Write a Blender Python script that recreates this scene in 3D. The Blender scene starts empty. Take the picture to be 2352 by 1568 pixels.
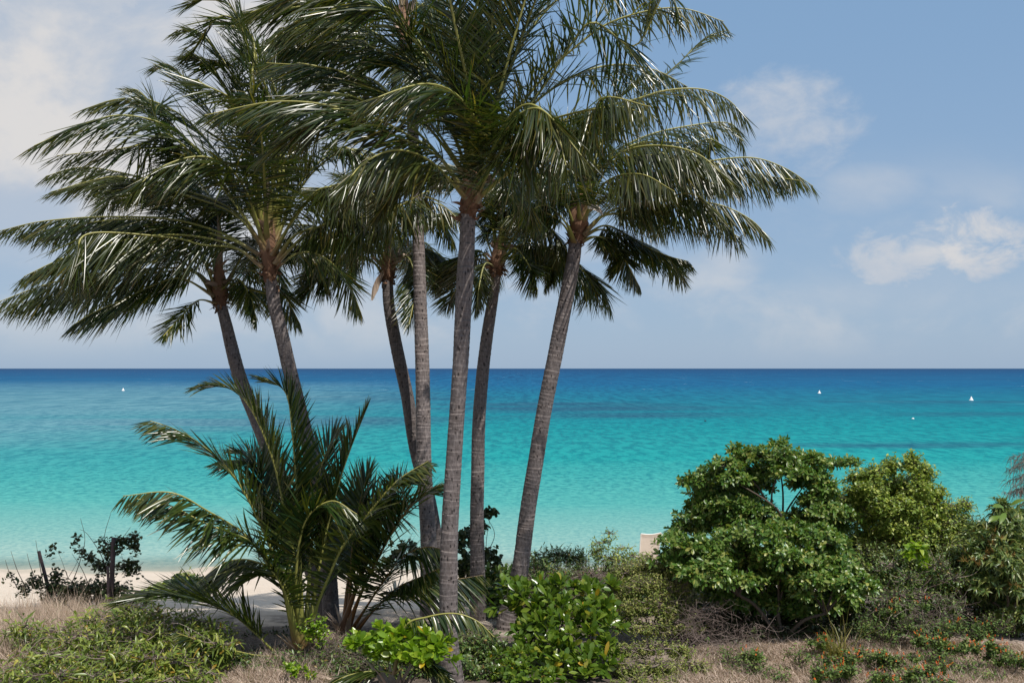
import bpy, math
import numpy as np
from mathutils import Vector

# ------------------------------------------------------------------ camera, sky, sun, exposure
sc = bpy.context.scene
col = sc.collection
CAM_Z, F = 4.1, 2352 * 35.0 / 36.0
SEA_Z = -2.8
cam_d = bpy.data.cameras.new("camera")
cam_d.lens = 35.0
cam_d.sensor_width = 36.0
cam_d.shift_y = 62.0 / 2352.0
cam_d.clip_start = 0.1
cam_d.clip_end = 120000.0
cam = bpy.data.objects.new("camera", cam_d)
col.objects.link(cam)
cam.location = (0, 0, CAM_Z)
cam.rotation_euler = (math.radians(90), math.radians(0.0), 0)
sc.camera = cam

SUN_EL, SUN_AZ = math.radians(60), math.radians(142)      # azimuth clockwise from +Y
sdir = Vector((math.cos(SUN_EL) * math.sin(SUN_AZ), math.cos(SUN_EL) * math.cos(SUN_AZ), math.sin(SUN_EL)))
sun_d = bpy.data.lights.new("sun", 'SUN')
sun_d.energy = 4.8
sun_d.angle = math.radians(0.5)
sun_d.color = (1.0, 0.95, 0.87)
sun = bpy.data.objects.new("sun", sun_d)
col.objects.link(sun)
sun.rotation_euler = sdir.to_track_quat('Z', 'Y').to_euler()
sun.location = (20, -20, 40)

sc.view_settings.view_transform = 'Standard'
sc.view_settings.look = 'None'
sc.view_settings.gamma = 1.0
sc.view_settings.exposure = 0.0


class NT:
    """tiny node-graph helper"""
    def __init__(self, tree):
        self.t = tree
        self.n = tree.nodes
        self.l = tree.links

    def node(self, kind, **kw):
        n = self.n.new(kind)
        for k, v in kw.items():
            setattr(n, k, v)
        return n

    def set(self, sock, v):
        if isinstance(v, bpy.types.NodeSocket):
            self.l.new(v, sock)
        elif v is not None:
            sock.default_value = v

    def m(self, op, a, b=None, c=None, clamp=False):
        n = self.node('ShaderNodeMath', operation=op, use_clamp=clamp)
        for i, v in enumerate((a, b, c)):
            if v is not None:
                self.set(n.inputs[i], v)
        return n.outputs[0]

    def smooth(self, x, a, b, o0=0.0, o1=1.0):
        n = self.node('ShaderNodeMapRange', interpolation_type='SMOOTHSTEP')
        self.set(n.inputs[0], x)
        n.inputs[1].default_value = a
        n.inputs[2].default_value = b
        n.inputs[3].default_value = o0
        n.inputs[4].default_value = o1
        return n.outputs[0]

    def mix(self, f, a, b, blend='MIX'):
        n = self.node('ShaderNodeMix', data_type='RGBA', blend_type=blend)
        self.set(n.inputs[0], f)
        for s, v in ((n.inputs[6], a), (n.inputs[7], b)):
            if isinstance(v, tuple) and len(v) == 3:
                v = v + (1,)
            self.set(s, v)
        return n.outputs[2]

    def noise(self, vec, scale, detail=4, rough=0.55, dist=0.0):
        n = self.node('ShaderNodeTexNoise')
        if vec is not None:
            self.l.new(vec, n.inputs['Vector'])
        n.inputs['Scale'].default_value = scale
        n.inputs['Detail'].default_value = detail
        n.inputs['Roughness'].default_value = rough
        n.inputs['Distortion'].default_value = dist
        return n.outputs[0]

    def xyz(self, vec):
        n = self.node('ShaderNodeSeparateXYZ')
        self.l.new(vec, n.inputs[0])
        return n.outputs

    def comb(self, x, y, z):
        n = self.node('ShaderNodeCombineXYZ')
        for i, v in enumerate((x, y, z)):
            self.set(n.inputs[i], v)
        return n.outputs[0]

    def ramp(self, fac, stops, interp='LINEAR'):
        n = self.node('ShaderNodeValToRGB')
        n.color_ramp.interpolation = interp
        e = n.color_ramp.elements
        while len(e) < len(stops):
            e.new(0.5)
        for el, (p, c) in zip(e, stops):
            el.position = p
            el.color = tuple(c) + (1,)
        self.set(n.inputs[0], fac)
        return n.outputs[0]

    def bump(self, h, strength=0.3, dist=0.02):
        n = self.node('ShaderNodeBump')
        n.inputs['Strength'].default_value = strength
        n.inputs['Distance'].default_value = dist
        self.l.new(h, n.inputs['Height'])
        return n.outputs[0]


# ---- sky: Nishita with procedural clouds by direction
world = bpy.data.worlds.new("World")
sc.world = world
world.use_nodes = True
w = NT(world.node_tree)
for n in list(w.n):
    w.n.remove(n)
SKY_S = 0.088
sky = w.node('ShaderNodeTexSky', sky_type='NISHITA')
sky.sun_disc = False
sky.sun_elevation = SUN_EL
sky.sun_rotation = SUN_AZ
sky.altitude = 0
sky.air_density = 1.0
sky.dust_density = 0.6
sky.ozone_density = 1.5
tc = w.node('ShaderNodeTexCoord')
dx, dy, dz = w.xyz(tc.outputs['Generated'])
az = w.m('ARCTAN2', dx, dy)
el = w.m('ARCSINE', dz)
cv = w.comb(w.m('MULTIPLY', az, 1.0), w.m('MULTIPLY', el, 1.5), 0.0)
n1 = w.noise(cv, 5.5, 7, 0.58, 0.3)
n2 = w.noise(cv, 16.0, 6, 0.6, 0.2)
n3 = w.noise(cv, 2.6, 4, 0.5)
n4 = w.noise(cv, 24.0, 8, 0.62, 0.4)


def blob(a, e, rx, ry):
    q1 = w.m('POWER', w.m('ABSOLUTE', w.m('DIVIDE', w.m('SUBTRACT', az, a), rx)), 2.0)
    q2 = w.m('POWER', w.m('ABSOLUTE', w.m('DIVIDE', w.m('SUBTRACT', el, e), ry)), 2.0)
    return w.m('SUBTRACT', 1.0, w.m('ADD', q1, q2))


def puff(b, n, amp, lo, hi):
    return w.smooth(w.m('ADD', b, w.m('MULTIPLY', w.m('SUBTRACT', n, 0.5), amp)), lo, hi)


# broad soft bank filling the upper left
left = w.m('MULTIPLY', w.smooth(az, -0.06, -0.26), w.smooth(el, 0.05, 0.15))
left = w.m('MULTIPLY', left, w.smooth(n1, 0.32, 0.60, 0.60, 1.0))
# wisps in the middle right, a cumulus low on the right, thin veil near the horizon
wisp = w.m('MULTIPLY', puff(blob(0.262, 0.232, 0.095, 0.055), w.m('ADD', w.m('MULTIPLY', n1, 0.5), w.m('MULTIPLY', n4, 0.5)), 4.2, 0.1, 1.5), 0.62)
wisp2 = w.m('MULTIPLY', puff(blob(0.34, 0.165, 0.07, 0.03), n1, 2.6, 0.0, 1.3), 0.35)
wisp3 = w.m('MULTIPLY', puff(blob(0.215, 0.105, 0.07, 0.03), n1, 2.6, 0.2, 1.3), 0.45)
cum = w.m('MULTIPLY', puff(blob(0.372, 0.104, 0.070, 0.032), n4, 4.2, 0.0, 1.35), 0.85)
cum2 = w.m('MULTIPLY', puff(blob(0.437, 0.114, 0.046, 0.040), n4, 4.0, 0.0, 1.25), 1.0)
base = w.m('MULTIPLY', puff(blob(0.38, 0.072, 0.17, 0.035), n1, 2.2, 0.0, 1.5), 0.42)
veil = w.m('MULTIPLY', w.m('MULTIPLY', w.smooth(el, 0.0, 0.05), w.smooth(el, 0.22, 0.09)), w.smooth(n1, 0.40, 0.68, 0.0, 0.5))
gen = w.m('MULTIPLY', w.smooth(n3, 0.52, 0.75), w.smooth(el, 0.42, 0.7))
low1 = w.m('MULTIPLY', puff(blob(-0.47, 0.185, 0.13, 0.035), n1, 2.6, 0.0, 1.1), 0.95)
low2 = w.m('MULTIPLY', puff(blob(-0.44, 0.275, 0.16, 0.05), n1, 2.6, 0.0, 1.1), 0.9)
low3 = w.m('MULTIPLY', puff(blob(-0.36, 0.345, 0.10, 0.05), n2, 2.6, 0.0, 1.1), 0.9)
den = left
for c_ in (low1, low2, low3, wisp, wisp2, wisp3, base, veil, cum, cum2, gen):
    den = w.m('MAXIMUM', den, c_)
# sky colour (the Nishita blue softened by sea haze) and clouds in the same radiance units
hz = w.smooth(el, 0.0, 0.36)
skyc = w.mix(0.8, sky.outputs[0], w.mix(hz, (3.85, 5.40, 7.55), (2.85, 4.72, 7.35)))
cl_col = w.mix(w.smooth(n1, 0.38, 0.62), (6.1, 6.6, 7.4), (8.1, 7.95, 7.9))
fin = w.mix(den, skyc, cl_col)
bg = w.node('ShaderNodeBackground')
w.l.new(fin, bg.inputs[0])
bg.inputs[1].default_value = SKY_S
wo = w.node('ShaderNodeOutputWorld')
w.l.new(bg.outputs[0], wo.inputs[0])

# ------------------------------------------------------------------ helpers
def nrm(v):
    v = np.asarray(v, float)
    return v / np.maximum(np.linalg.norm(v, axis=-1, keepdims=True), 1e-9)


Z = np.array([0, 0, 1.0])


def at(px, py, Y):
    """a point at distance Y seen at a pixel of the 2352 x 1568 photograph"""
    return np.array([(px - 1176) / F * Y, Y, CAM_Z - (py - 846) / F * Y])


def H(x, y):
    """height of dune and beach"""
    y = np.asarray(y, float)
    x = np.asarray(x, float)
    z = np.interp(y, [-50, 15, 17.5, 22, 28, 34, 42, 60, 90], [0.0, 0.0, -0.16, -1.0, -1.95, -2.8, -3.5, -4.6, -6])
    z = z + 0.05 * np.sin(x * 0.9 + 1.3) * np.sin(y * 0.7) + 0.03 * np.sin(x * 2.3 + y * 1.1)
    return z


def spline(pts, n):
    """Catmull-Rom through pts, resampled to n points evenly along its length"""
    p = np.asarray(pts, float)
    p = np.vstack([2 * p[0] - p[1], p, 2 * p[-1] - p[-2]])
    out = []
    for i in range(1, len(p) - 2):
        t = np.linspace(0, 1, 16, endpoint=False)[:, None]
        a, b, c, d = p[i - 1], p[i], p[i + 1], p[i + 2]
        out.append(0.5 * (2 * b + (c - a) * t + (2 * a - 5 * b + 4 * c - d) * t ** 2 + (3 * b - a - 3 * c + d) * t ** 3))
    out = np.vstack(out + [p[-2][None]])
    s = np.concatenate([[0], np.cumsum(np.linalg.norm(np.diff(out, axis=0), axis=1))])
    q = np.linspace(0, s[-1], n)
    return np.stack([np.interp(q, s, out[:, k]) for k in range(3)], 1), s[-1]


def make_mesh(name, V, Fq, t=None):
    V = np.ascontiguousarray(V, dtype=np.float32)
    Fq = np.ascontiguousarray(Fq, dtype=np.int32)
    me = bpy.data.meshes.new(name)
    me.vertices.add(len(V))
    me.vertices.foreach_set("co", V.ravel())
    k = Fq.shape[1]
    me.loops.add(Fq.size)
    me.loops.foreach_set("vertex_index", Fq.ravel())
    me.polygons.add(len(Fq))
    me.polygons.foreach_set("loop_start", np.arange(0, Fq.size, k, dtype=np.int32))
    me.polygons.foreach_set("use_smooth", np.ones(len(Fq), dtype=bool))
    me.update(calc_edges=True)
    if t is not None:
        a = me.attributes.new("t", 'FLOAT', 'POINT')
        a.data.foreach_set("value", np.ascontiguousarray(t, dtype=np.float32).ravel())
    return me


def root_of(o):
    while o.parent:
        o = o.parent
    return o


def obj(name, geo, mat, parent=None, loc=None):
    V, Fq = geo[0], geo[1]
    t = geo[2] if len(geo) > 2 else None
    org = np.zeros(3)
    if parent is not None:
        org = np.array(root_of(parent).location)
    elif loc is not None:
        org = np.array(loc)
    me = make_mesh(name, V - org, Fq, t)
    me.materials.append(mat)
    o = bpy.data.objects.new(name, me)
    col.objects.link(o)
    if parent is not None:
        o.parent = parent
    else:
        o.location = org
    return o


def tag(o, label=None, cat=None, group=None, kind=None):
    if label: o["label"] = label
    if cat: o["category"] = cat
    if group: o["group"] = group
    if kind: o["kind"] = kind
    return o


def thing(name, label, cat, loc, group=None):
    o = bpy.data.objects.new(name, None)
    o.empty_display_size = 0.2
    col.objects.link(o)
    o.location = [float(v) for v in loc]
    return tag(o, label, cat, group)


def join(parts):
    Vs, Fs, Ts, off = [], [], [], 0
    has_t = all(len(p) > 2 and p[2] is not None for p in parts)
    for p in parts:
        Vs.append(p[0]); Fs.append(p[1] + off); off += len(p[0])
        if has_t: Ts.append(np.asarray(p[2]).ravel())
    return (np.vstack(Vs), np.vstack(Fs)) + ((np.concatenate(Ts),) if has_t else ())


def tubes(P, R, sides=5, flat=None):
    """P (n,k,3) centrelines, R (n,k) radii -> geometry with attribute t along the length"""
    P = np.asarray(P, float)
    if P.ndim == 2: P = P[None]; R = np.asarray(R)[None]
    R = np.asarray(R, float)
    n, k, _ = P.shape
    T = nrm(np.gradient(P, axis=1))
    mean = nrm(P[:, -1] - P[:, 0] + 1e-6)
    ref = np.where(np.abs(mean[:, 2:3]) > 0.8, np.array([[0.0, 1.0, 0.0]]), Z[None])
    A = nrm(np.cross(T, ref[:, None, :]))
    B = np.cross(T, A)
    ang = np.linspace(0, 2 * np.pi, sides, endpoint=False)
    fl = 1.0 if flat is None else flat
    ca = np.cos(ang)[None, None, :, None]; sa = np.sin(ang)[None, None, :, None]
    if flat is not None and np.ndim(flat): fl = np.asarray(flat)[None, :, None, None]
    V = P[:, :, None] + R[:, :, None, None] * (A[:, :, None] * ca + B[:, :, None] * sa * fl)
    idx = np.arange(n * k * sides).reshape(n, k, sides)
    a = idx[:, :-1]; b = idx[:, 1:]
    Fq = np.stack([a, np.roll(a, -1, 2), np.roll(b, -1, 2), b], -1).reshape(-1, 4)
    t = np.broadcast_to(np.linspace(0, 1, k)[None, :, None], (n, k, sides))
    return V.reshape(-1, 3), Fq, t.ravel()


def leaves(P0, D, L, W, B, N, prof, k=5, fold=0.35):
    """bent folded blades: P0,D,B,N (n,3); L,W (n)"""
    n = len(P0)
    u = np.linspace(0, 1, k)
    L = np.asarray(L, float) / (1 + 0.45 * np.linalg.norm(B, axis=1))
    C = P0[:, None] + L[:, None, None] * (u[None, :, None] * D[:, None] + (u ** 2)[None, :, None] * B[:, None])
    T = nrm(np.gradient(C, axis=1))
    S = nrm(np.cross(T, N[:, None]))
    N2 = np.cross(S, T)
    wd = np.interp(u, np.linspace(0, 1, len(prof)), prof)[None, :, None] * W[:, None, None]
    Lf = C - S * wd + N2 * wd * fold
    Rt = C + S * wd + N2 * wd * fold
    V = np.stack([Lf, C, Rt], 2)
    idx = np.arange(n * k * 3).reshape(n, k, 3)
    Fq = np.stack([idx[:, :-1, :-1], idx[:, :-1, 1:], idx[:, 1:, 1:], idx[:, 1:, :-1]], -1).reshape(-1, 4)
    t = np.broadcast_to(u[None, :, None], (n, k, 3))
    return V.reshape(-1, 3), Fq, t.ravel()


# ------------------------------------------------------------------ materials
def new_mat(name):
    m = bpy.data.materials.new(name)
    m.use_nodes = True
    g = NT(m.node_tree)
    for n in list(g.n):
        g.n.remove(n)
    out = g.node('ShaderNodeOutputMaterial')
    p = g.node('ShaderNodeBsdfPrincipled')
    g.l.new(p.outputs[0], out.inputs[0])
    return m, g, p, out


def leaf_mat(name, stops, rough=0.4, spec=0.5, transl=0.28, tip=None, tcol=1.6, perobj=0.0, objcol=(0.11, 0.10, 0.02), speck=None, gain=1.0):
    stops = [(p_, tuple(v_ * gain for v_ in c_)) for p_, c_ in stops]
    m, g, p, out = new_mat(name)
    geo = g.node('ShaderNodeNewGeometry')
    c = g.ramp(geo.outputs['Random Per Island'], stops)
    if perobj:
        oi = g.node('ShaderNodeObjectInfo')
        c = g.mix(g.m('MULTIPLY', g.m('POWER', oi.outputs['Random'], 2.0), perobj), c, objcol)
    if tip is not None:
        a = g.node('ShaderNodeAttribute', attribute_name='t')
        r2 = g.m('FRACT', g.m('MULTIPLY', geo.outputs['Random Per Island'], 37.7))
        th = g.m('ADD', a.outputs['Fac'], g.m('MULTIPLY', r2, 0.25))
        c = g.mix(g.smooth(th, 1.0, 1.22, 0.0, 0.8), c, tip)
    if speck is not None:
        r3 = g.m('FRACT', g.m('MULTIPLY', geo.outputs['Random Per Island'], 91.3))
        c = g.mix(g.smooth(r3, 1 - speck[0], 1 - speck[0] + 0.005), c, speck[1])
    g.set(p.inputs['Base Color'], c)
    p.inputs['Roughness'].default_value = rough
    p.inputs['Specular IOR Level'].default_value = spec
    tr = g.node('ShaderNodeBsdfTranslucent')
    g.set(tr.inputs[0], g.mix(1.0, c, (tcol, tcol * 1.05, tcol * 0.45), 'MULTIPLY'))
    mx = g.node('ShaderNodeMixShader')
    mx.inputs[0].default_value = transl
    g.l.new(p.outputs[0], mx.inputs[1]); g.l.new(tr.outputs[0], mx.inputs[2])
    g.l.new(mx.outputs[0], out.inputs[0])
    return m


def stem_mat(name, c0, c1, rough=0.55, base=None, nscale=30, bump=0.3):
    """colour runs from c0 to c1 along t, broken by noise"""
    m, g, p, out = new_mat(name)
    a = g.node('ShaderNodeAttribute', attribute_name='t')
    tcn = g.node('ShaderNodeTexCoord')
    nz = g.noise(tcn.outputs['Object'], nscale, 5, 0.6)
    f = g.m('ADD', a.outputs['Fac'], g.m('MULTIPLY', g.m('SUBTRACT', nz, 0.5), 0.5), clamp=True)
    c = g.mix(f, c0, c1)
    if base is not None:
        c = g.mix(g.smooth(g.m('ADD', a.outputs['Fac'], g.m('MULTIPLY', g.m('SUBTRACT', nz, 0.5), 0.10)), 0.14, 0.02), c, base)
    g.set(p.inputs['Base Color'], c)
    p.inputs['Roughness'].default_value = rough
    g.l.new(g.bump(nz, bump, 0.01), p.inputs['Normal'])
    return m


M_FROND = leaf_mat("palm leaflets", [(0.0, (0.011, 0.026, 0.008)), (0.45, (0.027, 0.050, 0.010)), (0.75, (0.064, 0.080, 0.013)), (1.0, (0.16, 0.13, 0.028))],
                   rough=0.27, spec=0.72, transl=0.32, tip=(0.15, 0.085, 0.035), tcol=1.9, perobj=0.45, objcol=(0.075, 0.075, 0.018))
M_FROND_Y = leaf_mat("young palm leaflets", [(0.0, (0.010, 0.028, 0.009)), (0.45, (0.026, 0.055, 0.012)), (0.75, (0.080, 0.105, 0.018)), (1.0, (0.15, 0.14, 0.03))],
                     rough=0.27, spec=0.7, transl=0.26, tip=(0.15, 0.10, 0.035), tcol=1.9, perobj=0.3, objcol=(0.085, 0.090, 0.018))
M_STALK = stem_mat("palm leaf stalk", (0.20, 0.21, 0.045), (0.36, 0.33, 0.09), 0.42, base=(0.19, 0.125, 0.055), nscale=18)
M_STALK_O = stem_mat("orange palm stalk", (0.20, 0.08, 0.02), (0.17, 0.12, 0.03), 0.45, base=(0.12, 0.06, 0.03), nscale=18)
M_FIBRE = stem_mat("palm fibre", (0.12, 0.055, 0.03), (0.26, 0.15, 0.09), 0.9, nscale=26, bump=0.9)
M_HUSK = stem_mat("dry sheath", (0.30, 0.20, 0.14), (0.42, 0.33, 0.26), 0.8, nscale=14, bump=0.5)
M_FLOWER = stem_mat("palm flower", (0.45, 0.20, 0.04), (0.55, 0.30, 0.06), 0.6)
M_BRANCH = stem_mat("branch bark", (0.085, 0.065, 0.05), (0.10, 0.075, 0.055), 0.9, nscale=22, bump=0.8)
M_TWIG = leaf_mat("dry twig", [(0, (0.10, 0.07, 0.06)), (0.5, (0.19, 0.145, 0.13)), (1, (0.30, 0.24, 0.21))], 0.85, 0.2, 0.0)
M_POST = stem_mat("weathered post", (0.055, 0.040, 0.045), (0.085, 0.06, 0.065), 0.9, nscale=40, bump=1.0)


def trunk_material(name, gain):
    m, g, p, out = new_mat(name)
    a = g.node('ShaderNodeAttribute', attribute_name='t')      # ring phase: 0 at a leaf scar, 1 at the next
    tcn = g.node('ShaderNodeTexCoord')
    mp = g.node('ShaderNodeMapping'); mp.inputs['Scale'].default_value = (1, 1, 0.35)
    g.l.new(tcn.outputs['Object'], mp.inputs['Vector'])
    fine = g.noise(mp.outputs[0], 38, 6, 0.65)
    broad = g.noise(tcn.outputs['Object'], 3.5, 4, 0.6)
    mp2 = g.node('ShaderNodeMapping'); mp2.inputs['Scale'].default_value = (1, 1, 0.5)
    g.l.new(tcn.outputs['Object'], mp2.inputs['Vector'])
    vo = g.node('ShaderNodeTexVoronoi'); vo.inputs['Scale'].default_value = 19.0
    g.l.new(mp2.outputs[0], vo.inputs['Vector'])
    spots = g.smooth(g.m('ADD', vo.outputs['Distance'], g.m('MULTIPLY', fine, 0.25)), 0.40, 0.30)
    spots = g.m('MULTIPLY', spots, g.smooth(broad, 0.36, 0.52))
    c = g.ramp(fine, [(0.25, (0.06, 0.049, 0.045)), (0.5, (0.13, 0.11, 0.104)), (0.75, (0.235, 0.205, 0.192))])
    c = g.mix(g.smooth(broad, 0.35, 0.7, 0.0, 0.22), c, (0.14, 0.095, 0.07))
    c = g.mix(g.smooth(a.outputs['Fac'], 0.16, 0.0, 0, 0.75), c, (0.05, 0.04, 0.035))
    c = g.mix(g.m('MULTIPLY', g.smooth(a.outputs['Fac'], 0.80, 0.95, 0, 0.3), g.smooth(broad, 0.45, 0.75)), c, (0.30, 0.27, 0.25))
    c = g.mix(g.m('MULTIPLY', spots, 0.9), c, (0.018, 0.014, 0.013))
    g.set(p.inputs['Base Color'], g.mix(1.0, c, (gain, gain, gain * 1.03), 'MULTIPLY'))
    p.inputs['Roughness'].default_value = 0.85
    h = g.m('SUBTRACT', fine, g.m('MULTIPLY', spots, 0.8))
    g.l.new(g.bump(h, 0.7, 0.012), p.inputs['Normal'])
    return m


M_TRUNK = trunk_material("palm trunk bark", 1.05)
M_TRUNK_P = trunk_material("pale mottled palm bark", 1.4)
M_TRUNK_D = trunk_material("dark palm bark", 0.8)


def ground_mats():
    m, g, p, out = new_mat("beach sand")
    geo = g.node('ShaderNodeNewGeometry')
    pos = geo.outputs['Position']
    n_a = g.noise(pos, 0.7, 5, 0.6); n_b = g.noise(pos, 60, 3, 0.6); n_c = g.noise(pos, 5.0, 5, 0.6)
    x, y, z = g.xyz(pos)
    dry = g.mix(n_a, (0.52, 0.43, 0.345), (0.64, 0.55, 0.455))
    dry = g.mix(g.smooth(n_c, 0.62, 0.8, 0, 0.3), dry, (0.42, 0.33, 0.25))
    wet = g.smooth(g.m('ADD', z, g.m('MULTIPLY', n_a, 0.15)), SEA_Z + 0.32, SEA_Z + 0.16)
    c = g.mix(wet, dry, (0.46, 0.40, 0.32))
    soil_ = g.ramp(g.noise(pos, 22, 5, 0.65), [(0.3, (0.06, 0.046, 0.036)), (0.5, (0.13, 0.10, 0.08)), (0.72, (0.25, 0.20, 0.165))])
    lim = g.m('ADD', y, g.m('MULTIPLY', g.m('SUBTRACT', g.noise(pos, 0.5, 4, 0.6), 0.5), 6.0))
    c = g.mix(g.m('MULTIPLY', g.smooth(x, 0.2, 1.4), g.smooth(lim, 25.0, 23.0)), c, soil_)
    g.set(p.inputs['Base Color'], c)
    p.inputs['Roughness'].default_value = 0.95
    hh = g.m('ADD', g.m('MULTIPLY', n_c, 1.0), g.m('MULTIPLY', n_b, 0.15))
    g.l.new(g.bump(hh, 0.8, 0.10), p.inputs['Normal'])
    sand = m
    m, g, p, out = new_mat("dune soil")
    geo = g.node('ShaderNodeNewGeometry')
    pos = geo.outputs['Position']
    n_a = g.noise(pos, 1.1, 6, 0.65); n_b = g.noise(pos, 22, 5, 0.65)
    x, y, z = g.xyz(pos)
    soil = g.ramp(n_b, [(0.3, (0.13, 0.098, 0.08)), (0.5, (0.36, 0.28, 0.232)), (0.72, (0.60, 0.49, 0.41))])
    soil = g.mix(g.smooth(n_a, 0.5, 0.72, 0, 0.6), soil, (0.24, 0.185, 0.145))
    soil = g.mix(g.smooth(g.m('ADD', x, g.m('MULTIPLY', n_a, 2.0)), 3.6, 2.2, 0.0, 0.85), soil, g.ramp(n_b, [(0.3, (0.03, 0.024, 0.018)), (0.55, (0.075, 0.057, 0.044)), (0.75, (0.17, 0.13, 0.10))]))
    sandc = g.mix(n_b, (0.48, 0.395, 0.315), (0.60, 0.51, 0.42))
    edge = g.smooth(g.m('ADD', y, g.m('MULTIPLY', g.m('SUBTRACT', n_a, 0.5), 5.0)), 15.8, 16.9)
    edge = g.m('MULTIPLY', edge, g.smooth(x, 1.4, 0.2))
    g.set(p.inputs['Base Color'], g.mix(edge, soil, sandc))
    p.inputs['Roughness'].default_value = 0.95
    g.l.new(g.bump(n_b, 0.9, 0.05), p.inputs['Normal'])
    return sand, m


M_SAND, M_SOIL = ground_mats()


def water_mat():
    m, g, p, out = new_mat("sea water")
    geo = g.node('ShaderNodeNewGeometry')
    pos = geo.outputs['Position']
    x, y, z = g.xyz(pos)
    flat = g.comb(g.m('MULTIPLY', x, 0.45), y, 0.0)
    wob = g.noise(g.comb(g.m('MULTIPLY', x, 0.30), y, 0.0), 0.03, 5, 0.55)
    lg = g.m('LOGARITHM', g.m('ADD', y, g.m('MULTIPLY', g.m('SUBTRACT', wob, 0.5), g.m('MULTIPLY', y, 0.30))), 10.0)
    f = g.smooth(lg, 1.50, 3.70)
    mr = f.node; mr.interpolation_type = 'LINEAR'
    P_ = lambda d: (math.log10(d) - 1.50) / 2.2
    c = g.ramp(f, [(P_(33), (0.46, 0.56, 0.50)), (P_(40), (0.29, 0.50, 0.455)), (P_(52), (0.105, 0.43, 0.40)), (P_(75), (0.020, 0.33, 0.335)),
                   (P_(115), (0.006, 0.27, 0.30)), (P_(190), (0.006, 0.19, 0.27)), (P_(420), (0.004, 0.125, 0.27)), (P_(1500), (0.006, 0.090, 0.225)), (P_(4500), (0.010, 0.072, 0.185))])
    # sea-grass and reef patches on the bottom darken the water where they lie
    reefn = g.noise(g.comb(g.m('MULTIPLY', x, 0.22), y, 0.0), 0.055, 5, 0.62, 0.4)

    def band(y0, wy, x0, wx, amt):
        d2 = g.m('ADD', g.m('POWER', g.m('ABSOLUTE', g.m('DIVIDE', g.m('SUBTRACT', y, y0), wy)), 2.0), g.m('POWER', g.m('ABSOLUTE', g.m('DIVIDE', g.m('SUBTRACT', x, x0), wx)), 2.0))
        q = g.m('ADD', g.m('SUBTRACT', 1.0, d2), g.m('MULTIPLY', g.m('SUBTRACT', reefn, 0.5), 4.0))
        return g.m('MULTIPLY', g.smooth(q, 0.1, 1.3), amt)
    reef = band(180, 48, 12, 34, 0.80)
    for b_ in ((135, 30, -30, 30, 0.75), (90, 6, 40, 22, 0.75), (108, 7, -28, 16, 0.6), (98, 4, 62, 18, 0.7), (240, 60, -40, 50, 0.55), (150, 14, 75, 22, 0.5), (205, 14, 95, 35, 0.4)):
        reef = g.m('MAXIMUM', reef, band(*b_))
    c = g.mix(reef, c, (0.022, 0.105, 0.185))
    pale = g.m('MULTIPLY', g.m('MULTIPLY', g.smooth(g.m('ADD', x, g.m('MULTIPLY', y, 0.06)), 8, -55), g.smooth(y, 40, 120)), g.m('MULTIPLY', g.smooth(y, 620, 180), g.smooth(reefn, 0.3, 0.6, 0.45, 0.8)))  # reflected sky glare on the left water, painted into its colour
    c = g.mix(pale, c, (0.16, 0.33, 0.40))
    c = g.mix(1.0, c, (0.83, 0.82, 0.80), 'MULTIPLY')
    # wind ripples close in, longer wave trains further out over deeper water
    waves = None
    for kx, ky, lo, hi in ((4.2, 3.4, None, (42, 62)), (2.2, 1.7, (42, 62), (62, 100)), (1.0, 0.33, (50, 90), (130, 230)), (0.45, 0.06, (120, 220), (380, 700)), (0.16, 0.007, (380, 700), None)):
        wgt = 1.0
        if lo: wgt = g.smooth(y, *lo)
        if hi: wgt = g.m('MULTIPLY', wgt, g.smooth(y, hi[1], hi[0]))
        q_ = g.m('MULTIPLY', g.m('SUBTRACT', g.noise(g.comb(g.m('MULTIPLY', x, kx), g.m('MULTIPLY', y, ky), 0.0), 1.0, 4, 0.68, 0.3), 0.5), wgt)
        q_ = g.m('MULTIPLY', q_, 0.4 if lo is None else 1.0)
        waves = q_ if waves is None else g.m('ADD', waves, q_)
    waves = g.m('ADD', waves, 0.5)
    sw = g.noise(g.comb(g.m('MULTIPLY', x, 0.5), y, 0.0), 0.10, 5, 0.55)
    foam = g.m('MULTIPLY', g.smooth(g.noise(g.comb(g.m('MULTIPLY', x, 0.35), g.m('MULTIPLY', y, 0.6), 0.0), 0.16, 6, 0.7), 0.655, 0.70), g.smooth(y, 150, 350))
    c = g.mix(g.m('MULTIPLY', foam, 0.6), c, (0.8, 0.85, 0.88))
    # ripple shading painted into the water colour: wave faces darker and bluer
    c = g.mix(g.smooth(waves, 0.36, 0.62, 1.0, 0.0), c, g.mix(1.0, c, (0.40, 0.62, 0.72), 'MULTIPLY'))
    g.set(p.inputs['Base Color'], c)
    p.inputs['Roughness'].default_value = 0.9
    p.inputs['Specular IOR Level'].default_value = 0.0
    bmp = g.bump(g.m('ADD', waves, g.m('MULTIPLY', sw, 0.8)), 1.0, 0.8)
    gl = g.node('ShaderNodeBsdfGlossy'); gl.inputs['Roughness'].default_value = 0.12
    g.l.new(bmp, gl.inputs['Normal'])
    fr = g.node('ShaderNodeFresnel'); fr.inputs['IOR'].default_value = 1.33
    g.l.new(bmp, fr.inputs['Normal'])
    mx = g.node('ShaderNodeMixShader')
    g.set(mx.inputs[0], g.m('MINIMUM', g.m('MULTIPLY', fr.outputs[0], 0.24), 0.085))
    g.l.new(p.outputs[0], mx.inputs[1]); g.l.new(gl.outputs[0], mx.inputs[2])
    # clear at the very edge
    tr = g.node('ShaderNodeBsdfTransparent')
    mx2 = g.node('ShaderNodeMixShader')
    edge = g.noise(pos, 0.5, 3, 0.5)
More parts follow.
